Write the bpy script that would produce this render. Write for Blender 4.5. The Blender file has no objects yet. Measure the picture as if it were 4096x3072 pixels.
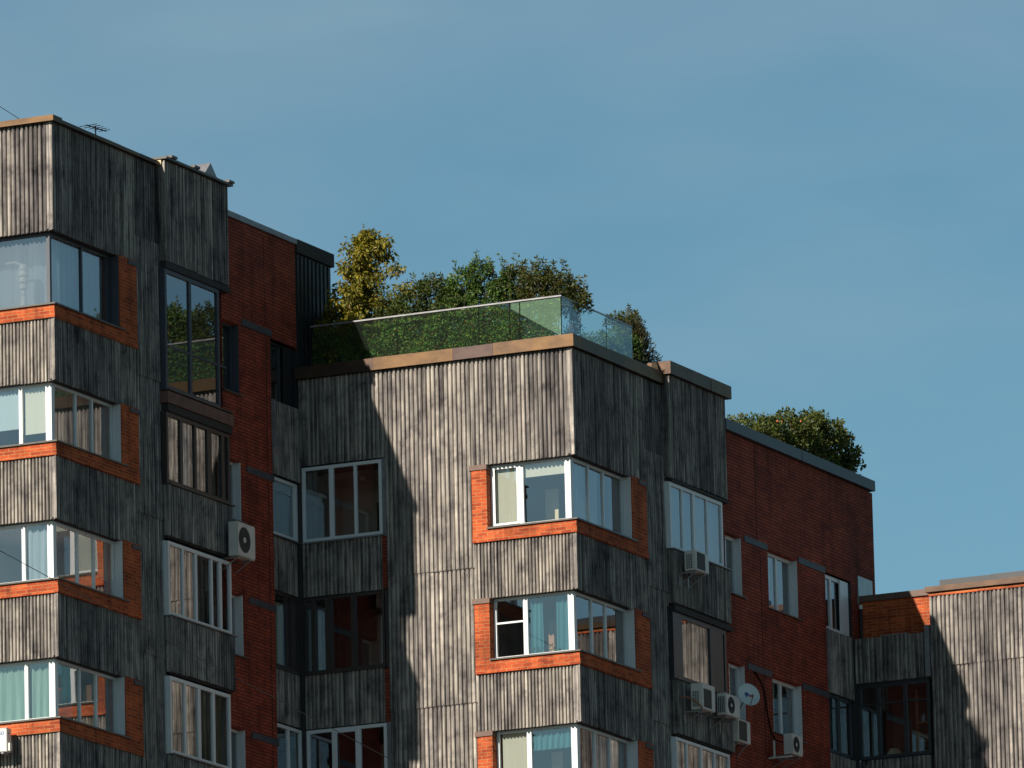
import bpy, math, random
from mathutils import Vector, Matrix
random.seed(7)
C = bpy.context.scene.collection
PI = math.pi

# ------------------------------------------------------------------ helpers
class MB:
    """collects faces in world coordinates, links them as one mesh object"""
    def __init__(s): s.v = []; s.f = []; s.m = []
    def add(s, vs, fs, mi=0):
        o = len(s.v); s.v += [tuple(p) for p in vs]
        for f in fs: s.f.append(tuple(o + i for i in f)); s.m.append(mi)
        return s
    def box(s, lo, hi, mi=0):
        x0, y0, z0 = lo; x1, y1, z1 = hi
        if x0 > x1: x0, x1 = x1, x0
        if y0 > y1: y0, y1 = y1, y0
        if z0 > z1: z0, z1 = z1, z0
        return s.add([(x0,y0,z0),(x1,y0,z0),(x1,y1,z0),(x0,y1,z0),(x0,y0,z1),(x1,y0,z1),(x1,y1,z1),(x0,y1,z1)],
              [(0,3,2,1),(4,5,6,7),(0,1,5,4),(1,2,6,5),(2,3,7,6),(3,0,4,7)], mi)
    def fbox(s, F, a0, a1, z0, z1, o0, o1, mi=0):
        return s.box(P(F, a0, z0, o0), P(F, a1, z1, o1), mi)
    def fquad(s, F, a0, a1, z0, z1, o, mi=0):
        return s.add([P(F,a0,z0,o),P(F,a1,z0,o),P(F,a1,z1,o),P(F,a0,z1,o)], [(0,1,2,3)], mi)
    def tube(s, pts, r, n=8, mi=0, r1=None):
        pts = [Vector(p) for p in pts]; k = len(pts); rings = []
        for i, p in enumerate(pts):
            t = (pts[min(i+1,k-1)] - pts[max(i-1,0)]).normalized()
            u = t.cross(Vector((0,0,1))) if abs(t.z) < .95 else t.cross(Vector((1,0,0)))
            u.normalize(); w = t.cross(u)
            rr = r if r1 is None else r + (r1 - r) * i / (k - 1)
            rings.append([p + (u*math.cos(2*PI*j/n) + w*math.sin(2*PI*j/n))*rr for j in range(n)])
        vs = [q for R in rings for q in R]; fs = []
        for i in range(k-1):
            for j in range(n):
                fs.append((i*n+j, i*n+(j+1)%n, (i+1)*n+(j+1)%n, (i+1)*n+j))
        fs.append(tuple(range(n))[::-1]); fs.append(tuple((k-1)*n+j for j in range(n)))
        return s.add(vs, fs, mi)
    def build(s, name, mat, parent=None, smooth=False, label=None):
        base = parent_base(parent)
        me = bpy.data.meshes.new(name)
        me.from_pydata([(x-base.x, y-base.y, z-base.z) for x, y, z in s.v], [], s.f)
        mats = mat if isinstance(mat, (list, tuple)) else [mat]
        for m in mats: me.materials.append(m)
        me.polygons.foreach_set('material_index', s.m)
        if smooth: me.polygons.foreach_set('use_smooth', [True]*len(s.f))
        me.update()
        o = bpy.data.objects.new(name, me); C.objects.link(o)
        if parent is not None: o.parent = parent
        if label: o['label'] = label
        return o

def parent_base(p):
    b = Vector((0,0,0))
    while p is not None:
        b += p.location; p = p.parent
    return b
def P(F, a, z, o):
    """point on a facade: F = ('L', y) looks towards -Y, F = ('R', x) looks towards +X; o = distance outwards"""
    return (a, F[1]-o, z) if F[0] == 'L' else (F[1]+o, a, z)
def tag(o, label, cat, group=None):
    o['label'] = label; o['category'] = cat
    if group: o['group'] = group
    return o
def thing(name, loc, label, cat, group=None):
    o = bpy.data.objects.new(name, None); C.objects.link(o); o.location = loc; o.empty_display_size = .3
    return tag(o, label, cat, group)

# ------------------------------------------------------------------ materials
def nmat(name):
    m = bpy.data.materials.new(name); m.use_nodes = True
    n = m.node_tree.nodes; l = m.node_tree.links
    return m, n, l, n['Principled BSDF']
def nd(n, t, **k):
    x = n.new(t)
    for a, b in k.items(): setattr(x, a, b)
    return x
def ramp(n, l, src, stops):
    r = n.new('ShaderNodeValToRGB'); e = r.color_ramp.elements
    while len(e) < len(stops): e.new(.5)
    for i, (p, c) in enumerate(stops):
        e[i].position = p; e[i].color = (*c, 1) if len(c) == 3 else c
    l.new(src, r.inputs[0]); return r.outputs[0]
def hz(n, l, sx, sz):
    """facade coordinate: (x+y, z) scaled, from world position"""
    g = n.new('ShaderNodeNewGeometry'); s = n.new('ShaderNodeSeparateXYZ'); l.new(g.outputs['Position'], s.inputs[0])
    a = nd(n, 'ShaderNodeMath', operation='ADD'); l.new(s.outputs[0], a.inputs[0]); l.new(s.outputs[1], a.inputs[1])
    m1 = nd(n, 'ShaderNodeMath', operation='MULTIPLY'); l.new(a.outputs[0], m1.inputs[0]); m1.inputs[1].default_value = sx
    m2 = nd(n, 'ShaderNodeMath', operation='MULTIPLY'); l.new(s.outputs[2], m2.inputs[0]); m2.inputs[1].default_value = sz
    c = n.new('ShaderNodeCombineXYZ'); l.new(m1.outputs[0], c.inputs[0]); l.new(m2.outputs[0], c.inputs[1])
    return c.outputs[0], g
def noise(n, l, vec, scale, detail=4, rough=.6):
    t = n.new('ShaderNodeTexNoise'); t.inputs['Scale'].default_value = scale
    t.inputs['Detail'].default_value = detail; t.inputs['Roughness'].default_value = rough
    l.new(vec, t.inputs['Vector']); return t.outputs[0]
def mixc(n, l, fac, a, b, mode='MIX'):
    m = nd(n, 'ShaderNodeMix', data_type='RGBA', blend_type=mode)
    if isinstance(fac, float): m.inputs[0].default_value = fac
    else: l.new(fac, m.inputs[0])
    for i, x in ((6, a), (7, b)):
        if isinstance(x, tuple): m.inputs[i].default_value = (*x, 1)
        else: l.new(x, m.inputs[i])
    return m.outputs[2]
def plain(name, col, rough=.6, metal=0., var=.12, sc=3.):
    m, n, l, b = nmat(name)
    g = n.new('ShaderNodeNewGeometry')
    f = noise(n, l, g.outputs['Position'], sc, 5)
    r = ramp(n, l, f, [(.25, tuple(c*(1-var) for c in col)), (.75, tuple(min(1, c*(1+var)) for c in col))])
    l.new(r, b.inputs['Base Color']); b.inputs['Roughness'].default_value = rough; b.inputs['Metallic'].default_value = metal
    if rough >= .9: b.inputs['Specular IOR Level'].default_value = .1
    return m

def make_cladding(name='corrugated_sheet', k=1.):
    m, n, l, b = nmat(name)
    v1, g = hz(n, l, 6., .22); s1 = noise(n, l, v1, 1.7, 6, .7)           # long vertical streaks
    v2, _ = hz(n, l, 1.5, 1.15); s2 = noise(n, l, v2, 1.5, 6, .72)          # blotches
    v3, _ = hz(n, l, 30., 1.0); s3 = noise(n, l, v3, 1.4, 3, .6)          # fine grain
    base = ramp(n, l, s1, [(p, tuple(x*k for x in c)) for p, c in [(.33, (.050,.046,.048)), (.44, (.160,.148,.140)), (.55, (.320,.298,.268)), (.68, (.54,.507,.452))]])
    dark = ramp(n, l, s2, [(.28, (.16,.155,.17)), (.41, (.68,.67,.69)), (.54, (1.08,1.07,1.05))])
    c = mixc(n, l, 1., base, dark, 'MULTIPLY')
    fine = ramp(n, l, s3, [(.3, (.78,.77,.78)), (.6, (1.05,1.04,1.03))])
    c = mixc(n, l, 1., c, fine, 'MULTIPLY')
    isl = ramp(n, l, g.outputs['Random Per Island'], [(0., (.42,.41,.44)), (.35, (.82,.81,.82)), (1., (1.2,1.18,1.14))])
    c = mixc(n, l, 1., c, isl, 'MULTIPLY')
    l.new(c, b.inputs['Base Color']); b.inputs['Roughness'].default_value = .78
    b.inputs['Specular IOR Level'].default_value = .3
    bp = n.new('ShaderNodeBump'); bp.inputs['Strength'].default_value = .25; bp.inputs['Distance'].default_value = .01
    l.new(s3, bp.inputs['Height']); l.new(bp.outputs[0], b.inputs['Normal'])
    return m

def make_brick(name, c1, c2, mortar, ms=.006):
    m, n, l, b = nmat(name)
    v, g = hz(n, l, 1., 1.)
    t = n.new('ShaderNodeTexBrick'); l.new(v, t.inputs['Vector'])
    t.inputs['Color1'].default_value = (*c1, 1); t.inputs['Color2'].default_value = (*c2, 1); t.inputs['Mortar'].default_value = (*mortar, 1)
    t.inputs['Scale'].default_value = 1.; t.inputs['Brick Width'].default_value = .26; t.inputs['Row Height'].default_value = .077
    t.inputs['Mortar Size'].default_value = ms; t.inputs['Mortar Smooth'].default_value = .15; t.inputs['Bias'].default_value = -.1
    v2, _ = hz(n, l, .6, 1.1); s2 = noise(n, l, v2, 1.3, 6, .65)
    w = ramp(n, l, s2, [(.3, (.55,.58,.64)), (.5, (1.,.97,.95)), (.70, (1.30,1.34,1.30))])
    c = mixc(n, l, 1., t.outputs['Color'], w, 'MULTIPLY')
    v4, _ = hz(n, l, 2.6, .22); s4 = noise(n, l, v4, 1.5, 5, .7)      # rain streaks
    c = mixc(n, l, 1., c, ramp(n, l, s4, [(.32, (.62,.63,.66)), (.5, (1.,1.,1.)), (.72, (1.12,1.16,1.2))]), 'MULTIPLY')
    v3, _ = hz(n, l, 14., 40.); s3 = noise(n, l, v3, 1., 2)
    c = mixc(n, l, 1., c, ramp(n, l, s3, [(.3, (.8,.8,.8)), (.7, (1.15,1.15,1.15))]), 'MULTIPLY')
    l.new(c, b.inputs['Base Color']); b.inputs['Roughness'].default_value = .85
    b.inputs['Specular IOR Level'].default_value = .2
    bp = n.new('ShaderNodeBump'); bp.inputs['Strength'].default_value = .5; bp.inputs['Distance'].default_value = .012; bp.invert = True
    l.new(t.outputs['Fac'], bp.inputs['Height']); l.new(bp.outputs[0], b.inputs['Normal'])
    return m

def make_glass(name, tint, f0, dust_veil=0., dust_veil_col=(.6,.62,.6), wob=.03):
    m, n, l, b = nmat(name); n.remove(b); out = n['Material Output']
    tr = n.new('ShaderNodeBsdfTransparent'); tr.inputs[0].default_value = (*tint, 1)
    gl = n.new('ShaderNodeBsdfGlossy'); gl.inputs['Roughness'].default_value = .012; gl.inputs[0].default_value = (.95,.97,1,1)
    ge = n.new('ShaderNodeNewGeometry'); dt = nd(n, 'ShaderNodeVectorMath', operation='DOT_PRODUCT')
    l.new(ge.outputs['Incoming'], dt.inputs[0]); l.new(ge.outputs['Normal'], dt.inputs[1])
    ab = nd(n, 'ShaderNodeMath', operation='ABSOLUTE'); l.new(dt.outputs['Value'], ab.inputs[0])
    iv = nd(n, 'ShaderNodeMath', operation='SUBTRACT'); iv.inputs[0].default_value = 1.; l.new(ab.outputs[0], iv.inputs[1])
    pw = nd(n, 'ShaderNodeMath', operation='POWER'); l.new(iv.outputs[0], pw.inputs[0]); pw.inputs[1].default_value = 4.2
    fr = nd(n, 'ShaderNodeMath', operation='MULTIPLY_ADD'); l.new(pw.outputs[0], fr.inputs[0]); fr.inputs[1].default_value = 1-f0; fr.inputs[2].default_value = f0
    # the panes are never perfectly flat: a slow wobble of the normal
    g = n.new('ShaderNodeNewGeometry'); f = noise(n, l, g.outputs['Position'], .7, 0)
    bp = n.new('ShaderNodeBump'); bp.inputs['Strength'].default_value = wob; bp.inputs['Distance'].default_value = .05
    l.new(f, bp.inputs['Height'])
    if wob: l.new(bp.outputs[0], gl.inputs['Normal'])
    mx = n.new('ShaderNodeMixShader'); l.new(fr.outputs[0], mx.inputs[0]); l.new(tr.outputs[0], mx.inputs[1]); l.new(gl.outputs[0], mx.inputs[2])
    last = mx.outputs[0]
    if dust_veil:
        df = n.new('ShaderNodeBsdfDiffuse'); df.inputs[0].default_value = (*dust_veil_col, 1)
        m2 = n.new('ShaderNodeMixShader'); m2.inputs[0].default_value = dust_veil
        l.new(last, m2.inputs[1]); l.new(df.outputs[0], m2.inputs[2]); last = m2.outputs[0]
    l.new(last, out.inputs['Surface']); return m

def make_leaf(name, cols, trans=.3):
    m, n, l, b = nmat(name); out = n['Material Output']
    g = n.new('ShaderNodeNewGeometry')
    k = len(cols); c = ramp(n, l, g.outputs['Random Per Island'], [(i/(k-1), cc) for i, cc in enumerate(cols)])
    big = noise(n, l, g.outputs['Position'], 2.2, 2)
    c = mixc(n, l, 1., c, ramp(n, l, big, [(.35, (.65,.68,.6)), (.65, (1.25,1.2,1.1))]), 'MULTIPLY')
    l.new(c, b.inputs['Base Color']); b.inputs['Roughness'].default_value = .5; b.inputs['Specular IOR Level'].default_value = .35
    t = n.new('ShaderNodeBsdfTranslucent'); l.new(c, t.inputs[0])
    mx = n.new('ShaderNodeMixShader'); mx.inputs[0].default_value = trans
    l.new(b.outputs[0], mx.inputs[1]); l.new(t.outputs[0], mx.inputs[2]); l.new(mx.outputs[0], out.inputs['Surface'])
    return m

def make_fabric(name, col, trans=.35, streak=.25, sheer=0.):
    m, n, l, b = nmat(name); out = n['Material Output']
    v, g = hz(n, l, 12., .4); f = noise(n, l, v, 1.2, 3)
    c = ramp(n, l, f, [(.3, tuple(x*(1-streak) for x in col)), (.7, tuple(min(1, x*(1+streak*.6)) for x in col))])
    l.new(c, b.inputs['Base Color']); b.inputs['Roughness'].default_value = .9
    t = n.new('ShaderNodeBsdfTranslucent'); l.new(c, t.inputs[0])
    mx = n.new('ShaderNodeMixShader'); mx.inputs[0].default_value = trans
    l.new(b.outputs[0], mx.inputs[1]); l.new(t.outputs[0], mx.inputs[2]); l.new(mx.outputs[0], out.inputs['Surface'])
    if sheer:
        tr = n.new('ShaderNodeBsdfTransparent'); m2 = n.new('ShaderNodeMixShader'); m2.inputs[0].default_value = sheer
        l.new(mx.outputs[0], m2.inputs[1]); l.new(tr.outputs[0], m2.inputs[2]); l.new(m2.outputs[0], out.inputs['Surface'])
    return m

M = dict(
    clad=make_cladding(),
    
    brick=make_brick('red_brick', (.37,.070,.034), (.235,.047,.029), (.07,.026,.022), .011),
    brickface=make_brick('orange_brick', (.50,.098,.030), (.28,.044,.019), (.42,.20,.085), .007),
    white=plain('white_window_plastic', (.70,.72,.72), .35, 0, .05, 2.),
    dark=plain('dark_grey_metal', (.035,.037,.043), .4, .0, .25, 2.),
    brown=plain('dark_brown_frame', (.045,.032,.028), .5, .0, .25, 2.),
    grey=plain('slate_grey_frame', (.055,.063,.08), .5, .0, .15, 2.),
    trim=plain('weathered_trim_metal', (.22,.22,.23), .5, .3, .3, 4.),
    sill=plain('dark_sill_metal', (.075,.068,.058), .45, .2, .3, 4.),
    lintel=plain('painted_lintel', (.05,.055,.068), .6, 0, .25, 3.),
    lintelbrown=plain('brown_lintel', (.13,.075,.055), .6, 0, .25, 3.),
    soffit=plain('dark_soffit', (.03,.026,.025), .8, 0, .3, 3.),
    roof=plain('roof_felt', (.06,.06,.065), .9, 0, .3, 2.),
    cabin=plain('black_sheet_metal', (.022,.025,.028), .5, .2, .3, 3.),
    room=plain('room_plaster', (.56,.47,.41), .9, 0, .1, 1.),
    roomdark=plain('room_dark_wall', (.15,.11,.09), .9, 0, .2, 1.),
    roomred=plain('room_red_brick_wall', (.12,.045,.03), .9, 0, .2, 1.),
    joint=plain('joint_sealant', (.07,.03,.025), .9, 0, .2, 3.),
    slab=plain('brown_slab_edge', (.16,.085,.065), .8, 0, .3, 4.),
    glass=make_glass('window_glass', (.86,.90,.90), .21),
    balglass=make_glass('balustrade_glass', (.88,.94,.91), .015, .008, (.55,.62,.58), 0.),
    film=make_glass('painted_veil_glass', (.9,.95,.9), .02, .22, (.50,.62,.45), 0.),  # bright veil on the balustrade corner, light put into the glass colour
    frost=make_glass('frosted_glass', (.7,.72,.74), .15, .22, (.50,.53,.60)),
    acbody=plain('painted_sheet_cream', (.62,.60,.55), .45, 0, .1, 3.),
    acgrille=plain('dark_grille', (.045,.045,.045), .6, 0, .2, 6.),
    steel=plain('galvanised_steel', (.32,.33,.34), .4, .6, .15, 5.),
    cable=plain('black_rubber', (.008,.008,.008), 1.),
    concrete=plain('asphalt', (.05,.05,.05), .9, 0, .2, .2),
    bark=plain('bark', (.09,.065,.045), .9, 0, .3, 8.),
    pot=plain('terracotta', (.42,.12,.06), .8, 0, .1, 5.),
    potdark=plain('dark_clay_pot', (.12,.05,.04), .8, 0, .1, 5.),
    berry=plain('orange_berry', (.45,.085,.015), .6, 0, .3, 9.),
    blue=plain('blue_print', (.03,.10,.26), .5),
    red=plain('red_print', (.62,.05,.05), .5),
    navy=plain('navy_print', (.04,.10,.20), .5),
    dish=plain('dish_white', (.60,.66,.64), .4, 0, .05, 5.),
    tv=plain('black_screen', (.012,.012,.014), .3),
    lampshade=plain('white_lampshade', (.52,.50,.44), .6),
    wood=plain('varnished_wood', (.30,.14,.06), .5, 0, .2, 5.),
    cream=plain('cream_paint', (.62,.52,.32), .6, 0, .1, 3.),
)
def make_coping():
    m, n, l, b = nmat('coping_sheet')
    v, g = hz(n, l, 1.2, 2.0); f = noise(n, l, v, 1.6, 6, .65)
    c = ramp(n, l, g.outputs['Random Per Island'], [(0., (.058,.045,.045)), (.4, (.080,.057,.048)), (.7, (.105,.068,.042)), (1., (.125,.078,.040))])
    c = mixc(n, l, 1., c, ramp(n, l, f, [(.35, (.70,.72,.82)), (.6, (1.1,1.05,1.))]), 'MULTIPLY')
    l.new(c, b.inputs['Base Color']); b.inputs['Roughness'].default_value = .5; b.inputs['Metallic'].default_value = .85
    return m
M['coping'] = make_coping()
FAB = {}
def fab(name, col, tr=.35, st=.25, sheer=0.):
    if name not in FAB: FAB[name] = make_fabric(name, col, tr, st, sheer)
    return FAB[name]

# ------------------------------------------------------------------ facade builders
PITCH = .105
RIB = ((0., -.7), (.03, .2), (.13, .74), (.35, 1.), (.57, .74), (.67, .2), (.70, -.7))
def corr(mb, F, a0, a1, z0, z1, out, amp=.036, pitch=PITCH, sheet=1.0, lap=0., th=.008):
    """corrugated sheets side by side; every sheet its own island with a real lower and upper edge"""
    nsh = max(1, round((a1-a0)/sheet)); w = (a1-a0)/nsh
    for k in range(nsh):
        s0 = a0 + k*w; s1 = s0 + w - .0015
        nw = max(1, round((s1-s0)/pitch)); pw = (s1-s0)/nw
        do = random.uniform(-.006, .006); dz0 = random.uniform(-.012, .008)
        fr = []; bk = []
        for q in range(nw):
            wo = random.uniform(-.005, .005)
            for t, h in RIB: fr.append((s0+(q+t)*pw, out+do-.012+amp*h+(wo if h > 0 else 0)))
        fr.append((s1, out+do-.012-.7*amp)); n = len(fr)-1
        bk = [(a, o-th) for a, o in fr]
        vs = []
        for a, o in fr: vs += [P(F, a, z0+dz0, o+lap), P(F, a, z1, o)]
        for a, o in bk: vs += [P(F, a, z0+dz0, o+lap), P(F, a, z1, o)]
        fs = []; h = 2*(n+1)
        for i in range(n):
            fs.append((2*i, 2*i+2, 2*i+3, 2*i+1))
            fs.append((h+2*i, h+2*i+1, h+2*i+3, h+2*i+2))
            fs.append((2*i, h+2*i, h+2*i+2, 2*i+2)); fs.append((2*i+1, 2*i+3, h+2*i+3, h+2*i+1))
        fs.append((0, 1, h+1, h)); e = 2*n; fs.append((e, h+e, h+e+1, e+1))
        mb.add(vs, fs)
def clad(B, F, a0, a1, z0, z1, out=-.05, lap=0., sheet=1.0, pitch=PITCH, name='cladding_panel', back=True):
    mb = MB(); corr(mb, F, a0, a1, z0, z1, out, lap=lap, sheet=sheet, pitch=pitch)
    if back: mb.fbox(F, a0+.004, a1-.004, z0+.03, z1-.01, out-.12, out-.045)
    return mb.build(name, M['clad'], B)
def wall(B, F, a0, a1, z0, z1, holes, mat, out=0., depth=.3, name='brick_wall'):
    """brick wall with real openings and their reveals"""
    mb = MB()
    As = sorted({a0, a1, *[max(a0, min(a1, h[0])) for h in holes], *[max(a0, min(a1, h[1])) for h in holes]})
    Zs = sorted({z0, z1, *[h[2] for h in holes], *[h[3] for h in holes]}); Zs = [z for z in Zs if z0 <= z <= z1]
    for i in range(len(As)-1):
        for j in range(len(Zs)-1):
            ca = (As[i]+As[i+1])/2; cz = (Zs[j]+Zs[j+1])/2
            if any(h[0] < ca < h[1] and h[2] < cz < h[3] for h in holes): continue
            mb.fquad(F, As[i], As[i+1], Zs[j], Zs[j+1], out)
    for h in holes:
        A0, A1, Z0, Z1 = h[:4]; o0, o1 = out-depth, out
        mb.add([P(F,A0,Z0,o0),P(F,A0,Z0,o1),P(F,A0,Z1,o1),P(F,A0,Z1,o0)], [(0,1,2,3)])
        mb.add([P(F,A1,Z0,o1),P(F,A1,Z0,o0),P(F,A1,Z1,o0),P(F,A1,Z1,o1)], [(0,1,2,3)])
        mb.add([P(F,A0,Z1,o1),P(F,A1,Z1,o1),P(F,A1,Z1,o0),P(F,A0,Z1,o0)], [(0,1,2,3)])
        mb.add([P(F,A0,Z0,o0),P(F,A1,Z0,o0),P(F,A1,Z0,o1),P(F,A0,Z0,o1)], [(0,1,2,3)])
    # outer end faces so that the wall has thickness
    for a in (a0, a1):
        mb.add([P(F,a,z0,out-depth),P(F,a,z0,out),P(F,a,z1,out),P(F,a,z1,out-depth)], [(0,1,2,3)])
    mb.add([P(F,a0,z1,out-depth),P(F,a1,z1,out-depth),P(F,a1,z1,out),P(F,a0,z1,out)], [(0,1,2,3)])
    return mb.build(name, mat, B)
def part_box(B, name, mat, F, a0, a1, z0, z1, o0, o1, label=None):
    mb = MB(); mb.fbox(F, a0, a1, z0, z1, o0, o1); return mb.build(name, mat, B, label=label)
def room(B, F, a0, a1, z0, z1, out, d, mat):
    """open-fronted room behind a window"""
    mb = MB(); o1 = out; o0 = out-d
    q = [P(F,a0,z0,o1),P(F,a1,z0,o1),P(F,a1,z1,o1),P(F,a0,z1,o1),P(F,a0,z0,o0),P(F,a1,z0,o0),P(F,a1,z1,o0),P(F,a0,z1,o0)]
    mb.add(q, [(4,5,6,7),(0,4,7,3),(1,2,6,5),(3,7,6,2),(0,1,5,4)])
    return mb.build('room_interior', mat, B)
def window(B, F, a0, a1, z0, z1, out, mull=(), mat='white', fw=.055, trans=(), mw=.06, depth=.07, rm=('room', 2.2), posts=(True, True), glass='glass', sash=(), label=None):
    mb = MB(); o0, o1 = out-depth, out
    lo = a0 + (fw if posts[0] else 0); hi = a1 - (fw if posts[1] else 0)
    mb.fbox(F, a0, a1, z0, z0+fw, o0, o1); mb.fbox(F, a0, a1, z1-fw, z1, o0, o1)
    if posts[0]: mb.fbox(F, a0, a0+fw, z0+fw, z1-fw, o0, o1)
    if posts[1]: mb.fbox(F, a1-fw, a1, z0+fw, z1-fw, o0, o1)
    ms = [m if isinstance(m, tuple) else (m, mw) for m in mull]
    for m, w in ms: mb.fbox(F, m-w/2, m+w/2, z0+fw, z1-fw, o0, o1-.004)
    for (t0, t1, z) in trans: mb.fbox(F, t0, t1, z-.02, z+.02, o0+.01, o1-.008)
    for (s0, s1) in sash:      # an opening sash: a second, finer frame set into the bay of the window
        y0, y1 = z0+fw, z1-fw; k = .045
        mb.fbox(F, s0, s1, y0, y0+k, o1-.003, o1+.014); mb.fbox(F, s0, s1, y1-k, y1, o1-.003, o1+.014)
        mb.fbox(F, s0, s0+k, y0+k, y1-k, o1-.003, o1+.014); mb.fbox(F, s1-k, s1, y0+k, y1-k, o1-.003, o1+.014)
    w = mb.build('window', M[mat], B, label=label)
    g = MB(); edges = [lo] + [x for m, ww in ms for x in (m-ww/2, m+ww/2)] + [hi]
    for i in range(0, len(edges), 2):
        g.fquad(F, edges[i], edges[i+1], z0+fw, z1-fw, out-depth*.55)
    g.build('pane', M[glass], w)
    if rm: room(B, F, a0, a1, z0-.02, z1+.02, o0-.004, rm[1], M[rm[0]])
    return w

# curtains, blinds: they hang inside the windows and are things of their own
CURT = 'curtains hanging inside the windows'; BLND = 'roller blinds in the windows'
def curtain(F, a0, a1, z0, z1, out, mat, label, folds=5, amp=.03, flare=0., pinch=None):
    mb = MB(); n = max(12, folds*8); rows = 9; vs = []; fs = []
    for j in range(rows+1):
        v = j/rows; z = z0+(z1-z0)*v
        for i in range(n+1):
            u = i/n
            a = a0+(a1-a0)*u
            if pinch is not None:
                pz, pw = pinch; k = math.exp(-((v-pz)/.28)**2); c = a0+(a1-a0)*.62
                a = c+(a-c)*(1-pw*k)
            a += flare*(1-v)*(u-.5)
            ph = 2*PI*folds*u + .6*math.sin(3*v+u*4)
            vs.append(P(F, a, z, out + amp*math.sin(ph)*(.6+.4*(1-v))))
    for j in range(rows):
        for i in range(n):
            q = j*(n+1)+i; fs.append((q, q+1, q+n+2, q+n+1))
    mb.add(vs, fs)
    o = mb.build('curtain', mat, None, smooth=True); return tag(o, label, 'curtain', CURT)
def blind(F, a0, a1, z0, z1, out, mat, label):
    mb = MB(); mb.fbox(F, a0, a1, z0, z1, out-.004, out); mb.fbox(F, a0, a1, z0-.03, z0, out-.012, out+.006)
    mb.fbox(F, a0, a1, z1, z1+.05, out-.03, out+.012)
    o = mb.build('roller_blind', mat, None); return tag(o, label, 'blind', BLND)

def coping(B, F, a0, a1, z0, z1, o0, o1, seg=1.1, mat='coping', bump=0.):
    mb = MB(); n = max(1, round(abs(a1-a0)/seg))
    for i in range(n):
        s0 = a0+(a1-a0)*i/n; s1 = a0+(a1-a0)*(i+1)/n
        k = random.uniform(0, .009); kz = random.uniform(-.006, .006)
        mb.fbox(F, s0, s1-.003, z0-.003-k*.5, z1+kz, o0, o1+k)
    return mb.build('coping', M[mat], B)

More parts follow.
